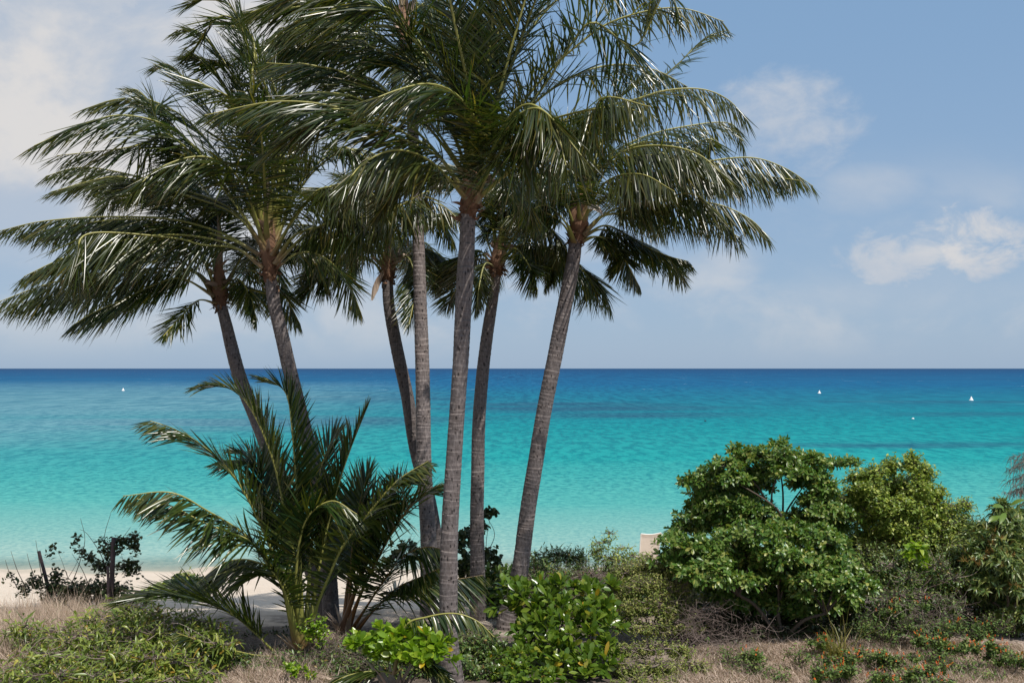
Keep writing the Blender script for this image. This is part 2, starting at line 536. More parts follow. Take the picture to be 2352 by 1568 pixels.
    g.set(mx2.inputs[0], g.smooth(g.m('ADD', y, g.m('MULTIPLY', g.m('SUBTRACT', edge, 0.5), 1.2)), 33.2, 37.5, 0.25, 1.0))
    g.l.new(tr.outputs[0], mx2.inputs[1]); g.l.new(mx.outputs[0], mx2.inputs[2])
    g.l.new(mx2.outputs[0], out.inputs[0])
    return m


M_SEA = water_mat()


def plain(name, c, rough=0.5, spec=0.4):
    m, g, p, out = new_mat(name)
    tcn = g.node('ShaderNodeTexCoord')
    nz = g.noise(tcn.outputs['Object'], 9, 4, 0.6)
    g.set(p.inputs['Base Color'], g.mix(nz, tuple(v * 0.86 for v in c), tuple(min(1, v * 1.1) for v in c)))
    p.inputs['Roughness'].default_value = rough
    p.inputs['Specular IOR Level'].default_value = spec
    return m


# ------------------------------------------------------------------ the setting
def grid(xs, ys, zf):
    X, Y = np.meshgrid(xs, ys)
    V = np.stack([X, Y, zf(X, Y)], -1).reshape(-1, 3)
    idx = np.arange(len(xs) * len(ys)).reshape(len(ys), len(xs))
    Fq = np.stack([idx[:-1, :-1], idx[:-1, 1:], idx[1:, 1:], idx[1:, :-1]], -1).reshape(-1, 4)
    return V, Fq


xs_g = np.concatenate([[-900, -300, -120, -60, -35], np.linspace(-22, 22, 177), [35, 60, 120, 300, 900]])
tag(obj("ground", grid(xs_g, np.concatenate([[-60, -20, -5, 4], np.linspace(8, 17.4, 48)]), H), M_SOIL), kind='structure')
tag(obj("beach", grid(xs_g, np.concatenate([np.linspace(17.4, 36, 90), [38, 42, 50, 60, 90]]), H), M_SAND), kind='structure')
xs_s = np.concatenate([-np.geomspace(60000, 60, 14), np.linspace(-40, 40, 17), np.geomspace(60, 60000, 14)])
ys_s = np.concatenate([np.linspace(30, 60, 10), np.geomspace(75, 90000, 30)])
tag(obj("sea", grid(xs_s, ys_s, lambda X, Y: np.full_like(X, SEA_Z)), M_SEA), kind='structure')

# ------------------------------------------------------------------ palms
WIND = np.array([-0.34, 0.10, 0.06])
LSC, DSC = 1.15, 1.2
LEAFLET = [0.45, 0.9, 1.0, 0.85, 0.55, 0.06]


def make_frond(root, path, rng, pet=0.2, lmax=0.78, npair=112, wid=0.0135, droop=0.55, wind=1.0, roll=0.0, v=22, mat=None, smat=None, r0=0.05, tatter=0.07, ang=(66, 52, 38, 14), jit=1.0):
    P, Ln = spline(path, 60)
    lmax, droop = min(lmax * LSC, 0.30 * Ln + 0.12), droop * DSC
    T = nrm(np.gradient(P, axis=0))
    out = P[-1] - P[0]; out[2] = 0
    out = nrm(out)
    ref = Z[None] - 0.85 * out[None] * (0.3 + np.abs(T[:, 2:3]))
    N = nrm(ref - T * np.sum(ref * T, 1, keepdims=True))
    S = np.cross(T, N)
    # twist of the leaf along its length
    q = np.linspace(0, 1, 60)
    tw = np.radians(roll) * q
    S, N = S * np.cos(tw)[:, None] + N * np.sin(tw)[:, None], N * np.cos(tw)[:, None] - S * np.sin(tw)[:, None]
    s = np.linspace(pet, 0.995, npair)
    s = np.clip(s + rng.normal(0, 0.25 / npair, npair), pet, 0.998)
    gi = lambda A, ss: np.stack([np.interp(ss, q, A[:, k]) for k in range(3)], 1)
    allP, allD, allL, allW, allB, allN = [], [], [], [], [], []
    for sg in (-1, 1):
        keep = rng.random(npair) > tatter
        ss = s[keep]
        n = len(ss)
        p, t_, n_, s_ = gi(P, ss), nrm(gi(T, ss)), nrm(gi(N, ss)), nrm(gi(S, ss))
        rel = (ss - pet) / (1 - pet)
        a = np.radians(np.interp(rel, [0, 0.25, 0.7, 1], ang) + rng.normal(0, 6 * jit, n))
        vv = np.radians(v + rng.normal(0, 7, n))
        D = nrm(t_ * np.cos(a)[:, None] + (sg * s_ * np.cos(vv)[:, None] + n_ * np.sin(vv)[:, None]) * np.sin(a)[:, None])
        Ln_ = lmax * np.interp(rel, [0, 0.12, 0.35, 0.7, 1], [0.55, 0.85, 1.0, 0.78, 0.32]) * rng.uniform(0.82, 1.1, n)
        pull = -Z[None] * (droop * rng.uniform(0.7, 1.3, n))[:, None] + WIND[None] * (wind * rng.uniform(0.6, 1.4, n))[:, None]
        flat_ = np.clip(1.15 - np.abs(t_[:, 2:3]), 0.25, 1)      # leaflets of upright leaves stand stiffer
        D = nrm(D + pull * 1.35 * flat_ + rng.normal(0, 0.07 * jit, (n, 3)))
        B = pull * 0.22 * flat_ + rng.normal(0, 0.06, (n, 3))
        W_ = wid * np.interp(rel, [0, 0.3, 0.8, 1], [0.75, 1.0, 0.85, 0.5]) * rng.uniform(0.8, 1.15, n)
        Nn = nrm(np.cross(t_, D) * (1 if sg > 0 else -1) + rng.normal(0, 0.22, (n, 3)))
        allP.append(p); allD.append(D); allL.append(Ln_); allW.append(W_); allB.append(B); allN.append(Nn)
    g = leaves(*(np.concatenate(x) for x in (allP, allD, allL, allW, allB, allN)), LEAFLET, 6, 0.3)
    fr = obj("frond", g, mat or M_FROND, root)
    r0 = r0 * min(1.0, 0.35 + Ln / 4.5)
    rr = np.interp(q, [0, 0.04, pet * 0.6, pet, 0.6, 1], [r0 * 1.75, r0 * 1.25, r0 * 0.72, r0 * 0.52, r0 * 0.34, 0.005])
    obj("leaf_stalk", tubes(P, rr, 8, flat=np.interp(q, [0, 0.1, 0.5, 1], [0.5, 0.6, 0.8, 1])), smat or M_STALK, fr)
    return fr


def make_trunk(root, path, rad, rng, ring=0.075, mat=None):
    """leaf-scar rings modelled one by one; attribute t is the phase inside a ring"""
    n0 = 80
    P, Ln = spline(path, n0)
    q = np.linspace(0, 1, n0)
    nr = int(Ln / ring)
    cuts = np.cumsum(rng.uniform(0.55, 1.45, nr)); cuts = np.concatenate([[0], cuts / cuts[-1]])
    ss, mul, ph = [], [], []
    for i in range(nr):
        a, b = cuts[i], cuts[i + 1]
        lip = rng.uniform(0.004, 0.03)
        for u, k, f in ((0.02, 0.985, 0.0), (0.3, 1.0, 0.4), (0.8, 1 + lip * 0.6, 0.85), (0.96, 1 + lip, 1.0)):
            ss.append(a + (b - a) * u); mul.append(k); ph.append(f)
    ss = np.array(ss)
    C = np.stack([np.interp(ss, q, P[:, k]) for k in range(3)], 1)
    R = np.interp(ss, np.linspace(0, 1, len(rad)), rad) * np.array(mul)
    sides = 24
    ang = np.linspace(0, 2 * np.pi, sides, endpoint=False)
    T = nrm(np.gradient(C, axis=0))
    A = nrm(np.cross(T, np.array([0, 1.0, 0.0]))); B = np.cross(T, A)
    wob = 1 + 0.03 * np.sin(ang[None] * 3 + ss[:, None] * 25) + rng.normal(0, 0.008, (len(ss), sides))
    tilt = 0.012 * np.sin(ang[None] + rng.uniform(0, 6.28, nr).repeat(4)[:, None])
    V = C[:, None] + (R[:, None] * wob)[..., None] * (A[:, None] * np.cos(ang)[None, :, None] + B[:, None] * np.sin(ang)[None, :, None]) + T[:, None] * tilt[..., None]
    idx = np.arange(V.shape[0] * sides).reshape(-1, sides)
    a_, b_ = idx[:-1], idx[1:]
    Fq = np.stack([a_, np.roll(a_, -1, 1), np.roll(b_, -1, 1), b_], -1).reshape(-1, 4)
    t = np.broadcast_to(np.array(ph)[:, None], idx.shape)
    return obj("trunk", (V.reshape(-1, 3), Fq, t.ravel()), mat or M_TRUNK, root)


def make_boot(root, base, top, rng, r=0.14):
    """fibrous crown base with ragged husk flaps"""
    n, sides = 22, 20
    q = np.linspace(0, 1, n)
    axis = top - base
    C = base[None] + axis[None] * q[:, None]
    prof = np.interp(q, [0, 0.12, 0.35, 0.6, 0.85, 1], [0.92, 1.08, 1.35, 1.2, 0.8, 0.35]) * r
    ang = np.linspace(0, 2 * np.pi, sides, endpoint=False)
    T = nrm(axis); A = nrm(np.cross(T, np.array([0, 1.0, 0]))); B = np.cross(T, A)
    wob = 1 + 0.10 * np.sin(ang[None] * 3 + q[:, None] * 14) + rng.normal(0, 0.05, (n, sides))
    V = C[:, None] + (prof[:, None] * wob)[..., None] * (A * np.cos(ang)[None, :, None] + B * np.sin(ang)[None, :, None])
    idx = np.arange(n * sides).reshape(n, sides)
    Fq = np.stack([idx[:-1], np.roll(idx[:-1], -1, 1), np.roll(idx[1:], -1, 1), idx[1:]], -1).reshape(-1, 4)
    bt = obj("crown_base", (V.reshape(-1, 3), Fq, np.broadcast_to(q[:, None], idx.shape).ravel()), M_FIBRE, root)
    # collar of hanging fibre below the lowest leaves, and husk flaps above
    m = 46
    a = rng.uniform(0, 2 * np.pi, m)
    rad = nrm(A[None] * np.cos(a)[:, None] + B[None] * np.sin(a)[:, None])
    P0 = base[None] + axis[None] * rng.uniform(-0.05, 0.45, m)[:, None] + rad * r * 1.05
    obj("fibre", leaves(P0, nrm(rad * 0.5 + Z * rng.uniform(-0.9, 0.7, m)[:, None] + rng.normal(0, 0.2, (m, 3))), rng.uniform(0.06, 0.16, m), rng.uniform(0.012, 0.04, m),
                        rng.normal(0, 0.4, (m, 3)), rad, [0.8, 1, 0.8, 0.5, 0.1], 5, 0.5), M_FIBRE, bt)
    m = 9
    a = rng.uniform(0, 2 * np.pi, m)
    rad = nrm(A[None] * np.cos(a)[:, None] + B[None] * np.sin(a)[:, None])
    P0 = base[None] + axis[None] * rng.uniform(0.35, 0.95, m)[:, None] + rad * r * 0.95
    Dh = nrm(rad * 0.45 + Z * rng.uniform(0.2, 1.0, m)[:, None] + rng.normal(0, 0.15, (m, 3)))
    Lh, Wh, Bh = rng.uniform(0.18, 0.42, m), rng.uniform(0.035, 0.075, m), rad * rng.uniform(-0.2, 0.6, m)[:, None] - Z * rng.uniform(0, 0.7, m)[:, None]
    for i in range(m):
        sl = slice(i, i + 1)
        obj("husk", leaves(P0[sl], Dh[sl], Lh[sl], Wh[sl], Bh[sl], rad[sl], [0.7, 1, 0.9, 0.6, 0.08], 7, 0.5), M_HUSK, bt)
    return bt


def palm(label, Y, trunk_px, half_px, crown_px, fronds, seed, extra=0, fkw=None, spathe=True, echo=0.6, bark=None):
    """trunk_px from crown base down to the ground; fronds: (list of pixels, depth offset of the tip, overrides)"""
    rng = np.random.default_rng(seed)
    path = [at(x, y, Y) for x, y in trunk_px]
    lo = path[-1].copy()
    lo[2] = float(H(lo[0], lo[1])) - 0.12
    if path[-1][2] > lo[2] + 0.1: path.append(lo)
    path = path[::-1]
    rad = [0.93 * h / F * Y for h in half_px][::-1]
    root = thing("coconut_palm", label, "palm tree", (path[0][0], path[0][1], lo[2] + 0.12), "coconut palms in the clump")
    make_trunk(root, path, rad, rng, mat=bark)
    apex = path[-1]
    top = at(crown_px[0], crown_px[1], Y)
    make_boot(root, apex - Z * 0.06, top, rng, rad[-1] * 1.05)
    kw0 = dict(fkw or {})
    for pts, dY, *kw in fronds:
        k = dict(kw0)
        if kw: k.update(kw[0])
        n = len(pts)
        x0, y0 = pts[0]
        p0 = at(x0, y0, Y)
        f0 = np.clip((p0[2] - apex[2]) / max(top[2] - apex[2], 0.1), 0, 1)
        ax = apex + (top - apex) * f0
        p0 = ax + (p0 - ax) * 0.55 - Z * 0.12 + np.array([0, np.sign(dY) * 0.05, 0])
        lens = np.concatenate([[0], np.cumsum(np.hypot(*np.diff(np.array(pts, float), axis=0).T))])
        rel = lens / lens[-1]
        w = [p0] + [at(x, y, Y + dY * r_) for (x, y), r_ in zip(pts[1:], rel[1:])]
        make_frond(root, w, rng, **k)
        if rng.random() < echo:
            w2 = [w[0] + (p - w[0]) * 0.88 + rng.normal(0, 1, 3) * np.array([0.2, 0.4, 0.18]) * r_ for p, r_ in zip(w, rel)]
            make_frond(root, w2, rng, **k)
    # leaves to the back of the crown
    for i in range(extra):
        a = rng.uniform(0.15, 0.85) * math.pi
        ln = rng.uniform(1.9, 2.7)
        d = np.array([math.cos(a), math.sin(a), 0])
        up = rng.uniform(0.1, 1.1)
        p0 = apex + (top - apex) * rng.uniform(0.2, 0.8) + d * 0.06
        w = [p0, p0 + d * ln * 0.3 + Z * up * ln * 0.25, p0 + d * ln * 0.65 + Z * up * ln * 0.36, p0 + d * ln + Z * (up * 0.22 * ln - 0.35)]
        make_frond(root, w, rng, **kw0)
    if spathe:
        sp = [top - Z * 0.25, top + Z * 0.2 + np.array([0.03, 0, 0]), top + Z * 0.75]
        P, _ = spline(sp, 14)
        obj("spear_leaf", tubes(P, np.interp(np.linspace(0, 1, 14), [0, 0.4, 1], [0.055, 0.05, 0.008]), 7), M_HUSK, root)
    return root


# ---- P5, the nearest palm in the middle
p5 = palm("nearest palm, pale ringed trunk rising full height in the middle with flared foot", 13.0,
          [(1075, 492), (1072, 560), (1064, 720), (1050, 950), (1036, 1150), (1030, 1350), (1030, 1480), (1036, 1566)], [18, 21, 20, 19, 19.5, 21, 22, 23, 36], (1095, 350),
          [([(1066, 440), (1010, 358), (940, 312), (860, 272), (740, 240), (620, 235), (470, 265)], -0.7, dict(pet=0.16, lmax=0.82, droop=0.6)),
           ([(1070, 430), (985, 330), (900, 262), (800, 220), (690, 215), (560, 250)], -0.2, dict(pet=0.22)),
           ([(1098, 420), (1113, 330), (1085, 262), (1040, 212), (985, 193), (920, 205), (840, 235)], -1.5, dict(pet=0.16, lmax=0.85, droop=0.7)),
           ([(1085, 400), (1068, 300), (1030, 185), (930, 70), (850, 0), (720, -25), (575, 30)], -0.4, dict(pet=0.15, lmax=0.9, droop=0.5)),
           ([(1078, 400), (980, 275), (867, 205), (780, 165), (715, 152), (612, 145)], 0.4, dict(pet=0.2)),
           ([(1088, 400), (1062, 250), (1014, 102), (975, 0), (930, -80), (860, -110)], 0.2, dict(pet=0.2)),
           ([(1098, 420), (1105, 295), (1117, 164), (1137, 0), (1150, -120), (1130, -220)], -0.4, dict(pet=0.17, lmax=0.8, droop=0.3)),
           ([(1108, 420), (1150, 310), (1248, 178), (1328, 103), (1402, 52), (1505, 22), (1580, 22), (1662, 50)], 0.2, dict(pet=0.14, lmax=0.8)),
           ([(1100, 410), (1130, 280), (1191, 117), (1257, 23), (1330, -30), (1430, -30), (1520, 20)], 0.7, dict(pet=0.15, lmax=0.8)),
           ([(1102, 446), (1150, 347), (1243, 286), (1327, 258), (1420, 246), (1480, 262)], -1.2, dict(pet=0.06, lmax=0.85, droop=0.9)),
           ([(1108, 420), (1210, 325), (1330, 262), (1454, 230), (1530, 208), (1610, 205), (1670, 228), (1716, 275)], 0.3, dict(pet=0.18)),
           ([(1100, 430), (1150, 300), (1210, 240), (1270, 280), (1300, 380)], -1.3, dict(pet=0.15, droop=0.9, lmax=0.8)),
           ([(1070, 440), (990, 372), (910, 345), (835, 375), (790, 430)], -1.5, dict(pet=0.2, droop=0.9, lmax=0.8)),
           ([(1098, 400), (1140, 240), (1180, 90), (1230, -60), (1300, -140)], -0.5, dict(pet=0.2)),
           ([(1090, 400), (1080, 240), (1050, 80), (1010, -80), (940, -160)], -0.9, dict(pet=0.2)),
           ([(1104, 420), (1190, 280), (1290, 190), (1400, 150), (1500, 160), (1580, 200)], 0.9, dict(pet=0.18)),
           ([(1085, 410), (1030, 280), (950, 150), (850, 70), (740, 50), (640, 80)], 0.6, dict(pet=0.2)),
           ], 5, extra=3)
_st, _ = spline([at(1104, 452, 12.95), at(1145, 415, 12.8), at(1190, 380, 12.65)], 12)
obj("cut_stalk", tubes(_st, np.linspace(0.05, 0.022, 12), 8, 0.6), M_STALK, p5)
rng = np.random.default_rng(55)
_b = at(1112, 330, 12.85)
_d = nrm(rng.normal(0, 1, (26, 3)) * [0.6, 0.6, 0.4] + [0.3, -0.2, 0.7])
_q = np.linspace(0, 1, 8)[None, :, None]
_P = _b[None, None] + _d[:, None] * _q * rng.uniform(0.10, 0.24, 26)[:, None, None] - Z * _q ** 2 * 0.1
obj("flower_spray", tubes(_P, np.tile(np.linspace(0.007, 0.005, 8), (26, 1)), 5), M_FLOWER, p5)

# ---- P2, left of the pair on the left
palm("left-leaning palm behind the young palm, second trunk from the left with bright husky crown base", 15.8,
     [(622, 640), (630, 700), (650, 780), (668, 860), (690, 950), (720, 1060), (742, 1160), (760, 1400)], [15, 17, 17.5, 18, 19, 19, 20, 22], (612, 480),
     [([(598, 600), (540, 568), (470, 546), (370, 540), (240, 562), (140, 595), (55, 635)], -0.5, dict(pet=0.17, lmax=0.95, droop=0.8, wind=0.7)),
      ([(600, 575), (520, 540), (400, 505), (250, 498), (100, 508), (0, 530)], 0.3, dict(pet=0.2, droop=0.7)),
      ([(606, 560), (545, 470), (470, 365), (390, 292), (280, 265), (180, 290), (78, 335)], -1.0, dict(pet=0.13, lmax=1.0, droop=0.6)),
      ([(602, 560), (530, 480), (400, 430), (270, 395), (180, 385), (105, 405)], 0.7, dict(pet=0.2)),
      ([(606, 545), (530, 400), (440, 285), (350, 232), (270, 228), (195, 250)], 0.3, dict(pet=0.2)),
      ([(608, 540), (560, 400), (490, 270), (430, 190), (390, 150), (352, 150)], 0.5, dict(pet=0.2)),
      ([(608, 540), (540, 420), (440, 330), (370, 260), (320, 210), (298, 205)], 0.2, dict(pet=0.2)),
      ([(618, 530), (632, 360), (615, 217), (575, 126), (540, 29), (490, -10), (425, 15)], -0.4, dict(pet=0.2, lmax=0.85, droop=0.35, wind=1.5)),
      ([(616, 535), (642, 390), (642, 250), (610, 150), (570, 80), (510, 50)], 0.3, dict(pet=0.2, droop=0.35, wind=1.5)),
      ([(610, 540), (590, 400), (562, 300), (522, 205), (470, 140), (425, 128)], 0.0, dict(pet=0.2, droop=0.4, wind=1.4)),
      ([(612, 540), (600, 380), (560, 230), (500, 120), (450, 70), (405, 70)], 0.2, dict(pet=0.2, wind=1.3)),
      ([(614, 545), (608, 430), (602, 330), (590, 250), (560, 210)], -1.6, dict(pet=0.25, droop=0.9)),
      ([(630, 545), (667, 405), (713, 308), (770, 240), (840, 220)], 0.6, dict(pet=0.3)),
      ([(648, 590), (700, 540), (760, 510), (850, 488), (950, 465), (1010, 470), (1055, 505)], -0.6, dict(pet=0.2, droop=0.9)),
      ([(638, 570), (690, 480), (770, 425), (850, 440), (905, 530)], -1.0, dict(pet=0.2, droop=0.9)),
      ([(638, 600), (690, 580), (750, 595), (800, 650), (830, 720)], 1.1, dict(pet=0.2)),
      ([(635, 545), (690, 420), (770, 350), (850, 350), (910, 400)], 0.9, dict(pet=0.2)),
      ([(606, 560), (570, 450), (520, 380), (450, 360), (360, 390), (300, 450)], -1.6, dict(pet=0.2, lmax=0.9, droop=0.8)),
      ], 2, extra=3)

# ---- P1, furthest left
palm("shortest palm at the far left of the clump, trunk leaning behind the young palm", 16.6,
     [(508, 700), (518, 740), (535, 810), (556, 880), (592, 970), (640, 1090), (700, 1260), (745, 1400)], [13, 16, 17, 18, 18.5, 19, 20, 22], (500, 600),
     [([(488, 668), (440, 622), (330, 618), (200, 632), (100, 655), (0, 692)], -0.4, dict(pet=0.16, lmax=0.9, droop=0.85, wind=0.6)),
      ([(484, 664), (420, 640), (360, 652), (280, 690), (220, 715), (165, 748)], -1.0, dict(pet=0.2, droop=0.9)),
      ([(488, 680), (455, 690), (415, 728), (375, 772)], -1.2, dict(pet=0.2, lmax=0.6, npair=70)),
      ([(490, 655), (400, 590), (280, 575), (160, 600), (60, 640)], 0.7, dict(pet=0.2)),
      ([(520, 660), (560, 622), (615, 640), (660, 690), (690, 745)], 1.0, dict(pet=0.2)),
      ([(522, 640), (575, 565), (640, 545), (710, 590), (760, 670)], 1.2, dict(pet=0.2)),
      ([(500, 640), (470, 540), (400, 465), (310, 430), (220, 440)], 0.8, dict(pet=0.2)),
      ([(505, 640), (505, 520), (460, 420), (380, 370)], 1.0, dict(pet=0.2)),
      ([(515, 650), (545, 640), (575, 680), (590, 740)], -0.6, dict(pet=0.2, lmax=0.6, npair=70)),
      ([(495, 650), (450, 560), (380, 520), (300, 540), (240, 590)], -0.8, dict(pet=0.2)),
      ], 1, extra=2)

# ---- P3
p3 = palm("slender dark palm whose trunk bends behind the pale mottled one, crown below the canopy", 17.6,
     [(890, 640), (893, 700), (906, 770), (922, 850), (937, 920), (957, 1040), (990, 1170), (1006, 1300), (1012, 1400)], [13, 15, 15.5, 16, 16.5, 17, 19, 20], (893, 560),
     [([(878, 625), (850, 595), (790, 585), (730, 610), (690, 660)], 0.5, dict(pet=0.25)),
      ([(880, 605), (820, 550), (740, 540), (650, 590)], -0.5, dict(pet=0.2, droop=0.9)),
      ([(885, 590), (840, 500), (770, 440), (690, 430)], 0.0, dict(pet=0.2)),
      ([(890, 580), (880, 460), (830, 370), (760, 330)], 0.5, dict(pet=0.2)),
      ([(902, 590), (940, 520), (1000, 490), (1045, 560)], 1.0, dict(pet=0.2)),
      ([(902, 606), (935, 590), (955, 650), (940, 745)], -0.8, dict(pet=0.2, droop=0.9)),
      ([(886, 590), (835, 480), (790, 430), (745, 500)], -1.0, dict(pet=0.2, droop=0.9)),
      ([(904, 600), (960, 570), (1020, 595), (1060, 650)], 0.8, dict(pet=0.2)),
      ([(892, 585), (905, 470), (960, 400), (1030, 400)], 0.2, dict(pet=0.2)),
      ([(884, 600), (850, 560), (820, 580), (800, 640)], -0.9, dict(pet=0.2, droop=0.9)),
      ], 3, extra=4, bark=M_TRUNK_D)

# ---- P4, the tallest
palm("tallest palm, mottled grey trunk left of centre whose crown leaves the top of the picture", 17.0,
     [(935, 120), (945, 250), (956, 420), (960, 540), (966, 700), (971, 900), (975, 1080), (984, 1250), (988, 1400)], [12, 13.5, 14.5, 15, 17, 18, 18.5, 20, 26], (922, 0),
     [([(914, 20), (860, -20), (760, -30), (650, 0), (540, 45)], -0.4, dict(pet=0.2, lmax=0.85)),
      ([(915, 50), (850, 62), (760, 95), (680, 112), (600, 140)], 1.0, dict(pet=0.2, droop=0.8)),
      ([(914, 40), (850, 10), (770, 20), (690, 60), (640, 110)], 0.8, dict(pet=0.2)),
      ([(932, 20), (1000, 0), (1080, 40), (1150, 120)], 1.0, dict(pet=0.2)),
      ([(932, 40), (990, 60), (1040, 120), (1070, 200)], 0.6, dict(pet=0.2)),
      ([(915, 60), (870, 90), (820, 160), (790, 240)], 0.7, dict(pet=0.2)),
      ([(925, 0), (900, -120), (820, -200), (700, -210)], 0.0, dict(pet=0.2)),
      ([(928, 0), (960, -120), (1040, -190), (1140, -180)], 0.0, dict(pet=0.2)),
      ([(930, 70), (965, 110), (985, 190), (985, 280)], -0.6, dict(pet=0.2)),
      ], 4, extra=4, bark=M_TRUNK_P)

# ---- P6
palm("dark-topped palm just right of the nearest trunk, straight trunk lit pale at its foot", 17.0,
     [(1140, 626), (1134, 670), (1118, 780), (1106, 880), (1099, 1000), (1096, 1150), (1096, 1280), (1099, 1404)], [12, 14.5, 15.5, 16, 16.5, 17, 18.5, 22], (1148, 545),
     [([(1152, 600), (1180, 568), (1240, 562), (1320, 600), (1378, 655), (1402, 705)], 0.5, dict(pet=0.2, droop=0.8)),
      ([(1132, 605), (1100, 575), (1050, 600), (1010, 660)], 1.0, dict(pet=0.2)),
      ([(1136, 590), (1100, 520), (1040, 490), (970, 520)], 0.3, dict(pet=0.2)),
      ([(1140, 580), (1125, 460), (1070, 390), (1000, 380)], 0.5, dict(pet=0.2)),
      ([(1152, 580), (1190, 475), (1260, 425), (1345, 470)], 0.5, dict(pet=0.2)),
      ([(1152, 595), (1180, 570), (1215, 610), (1235, 665)], -0.9, dict(pet=0.2)),
      ([(1138, 600), (1115, 605), (1102, 650), (1095, 715)], -0.6, dict(pet=0.2, droop=0.8)),
      ([(1146, 580), (1160, 470), (1210, 400), (1290, 390)], -0.5, dict(pet=0.2)),
      ([(1150, 590), (1200, 520), (1260, 520), (1310, 590)], -0.6, dict(pet=0.2, droop=0.9)),
      ], 6, extra=4)

# ---- P7
p7 = palm("right-hand palm leaning outward, its fronds reaching furthest over the sea", 16.3,
     [(1322, 550), (1316, 600), (1300, 690), (1284, 770), (1262, 880), (1240, 1000), (1222, 1110), (1206, 1220), (1190, 1330), (1165, 1420)], [16, 18, 18.5, 18.5, 18.5, 19, 19.5, 20, 22, 25], (1338, 430),
     [([(1348, 525), (1390, 492), (1450, 470), (1550, 460), (1650, 470), (1725, 505), (1768, 550)], -0.3, dict(pet=0.2, lmax=0.72, droop=0.9, wind=0.2)),
      ([(1346, 480), (1410, 440), (1500, 400), (1600, 375), (1720, 362), (1800, 385), (1868, 428)], 0.0, dict(pet=0.2, lmax=0.75, droop=0.9, wind=0.1)),
      ([(1346, 480), (1380, 395), (1440, 345), (1525, 335), (1610, 358), (1682, 425)], -1.0, dict(pet=0.2, lmax=0.8, droop=0.8, wind=0.3)),
      ([(1338, 490), (1370, 385), (1470, 318), (1590, 288), (1680, 285), (1708, 335)], 0.8, dict(pet=0.2, wind=0.3)),
      ([(1342, 480), (1400, 320), (1485, 214), (1562, 143), (1620, 88), (1668, 70)], 1.0, dict(pet=0.25, lmax=0.6, wind=0.3)),
      ([(1345, 530), (1390, 518), (1450, 545), (1520, 582), (1572, 645)], 0.8, dict(pet=0.2, wind=0.4)),
      ([(1340, 540), (1380, 545), (1430, 590), (1470, 660)], 0.5, dict(pet=0.2, lmax=0.6)),
      ([(1316, 545), (1290, 512), (1230, 482), (1160, 500)], -0.6, dict(pet=0.3, droop=0.9)),
      ([(1322, 520), (1285, 440), (1210, 395), (1130, 430)], -0.8, dict(pet=0.2, droop=0.8)),
      ([(1335, 480), (1335, 380), (1295, 290), (1220, 240)], 0.5, dict(pet=0.2)),
      ([(1338, 480), (1360, 350), (1400, 250), (1470, 180)], 0.3, dict(pet=0.2)),
      ([(1328, 530), (1300, 560), (1270, 610), (1255, 660)], 0.8, dict(pet=0.2)),
      ([(1335, 500), (1320, 420), (1280, 380), (1240, 430)], -1.5, dict(pet=0.2, droop=0.9)),
      ([(1340, 500), (1390, 420), (1470, 400), (1550, 440)], -1.3, dict(pet=0.2, droop=0.9, wind=0.4)),
      ], 7, extra=3)


M_PALE = stem_mat("bleached sheath", (0.62, 0.56, 0.50), (0.50, 0.42, 0.36), 0.7, nscale=10, bump=0.4)
obj("loose_sheath", leaves(at(1350, 478, 16.05)[None], nrm(np.array([[0.9, -0.3, 0.25]])), np.array([0.34]), np.array([0.07]), -Z[None] * 0.75, nrm(np.array([[0.1, -0.8, 0.6]])), [0.4, 0.9, 1, 0.7, 0.1], 9, 0.4), M_PALE, p7)
obj("loose_sheath", leaves(at(884, 622, 17.5)[None], nrm(np.array([[-0.5, -0.2, -0.4]])), np.array([0.45]), np.array([0.055]), -Z[None] * 1.2, nrm(np.array([[0.3, -0.9, 0.2]])), [0.5, 0.6, 0.9, 1, 0.3], 9, 0.4), M_HUSK, p3)


# ---- trunkless young palms
def young(label, Y, base_px, fronds, seed, name="young_palm", smat=None, group="young trunkless palms", echo=0.25, **kw0):
    rng = np.random.default_rng(seed)
    b = at(base_px[0], base_px[1], Y)
    b[2] = float(H(b[0], b[1]))
    root = thing(name, label, "young palm", b, group)
    m = 16
    a = rng.uniform(0, 6.28, m)
    rad = np.stack([np.cos(a), np.sin(a), np.zeros(m)], 1)
    obj("sheath", leaves(b[None] + rad * 0.05, nrm(rad * 0.3 + Z + rng.normal(0, 0.15, (m, 3))), rng.uniform(0.25, 0.6, m), rng.uniform(0.03, 0.07, m), rad * 0.5, rad, [0.9, 1, 0.8, 0.5, 0.1], 6, 0.5), M_HUSK, root)
    for pts, dY, *kw in fronds:
        k = dict(pet=0.22, lmax=0.78, npair=104, wid=0.017, droop=0.4, wind=0.25, r0=0.045, ang=(56, 48, 36, 12), v=30, jit=0.5, mat=M_FROND_Y)
        k.update(kw0)
        if kw: k.update(kw[0])
        lens = np.concatenate([[0], np.cumsum(np.hypot(*np.diff(np.array(pts, float), axis=0).T))])
        rel = lens / lens[-1]
        w_ = [at(x, y, Y + dY * r_) for (x, y), r_ in zip(pts, rel)]
        w_[0][2] = max(b[2] + 0.03, min(w_[0][2], b[2] + 0.3))
        make_frond(root, w_, rng, smat=smat, **k)
        if rng.random() < echo:
            w2 = [p + rng.normal(0, 1, 3) * np.array([0.16, 0.25, 0.12]) * r_ for p, r_ in zip(w_, rel)]
            make_frond(root, w2, rng, smat=smat, **k)
    return root


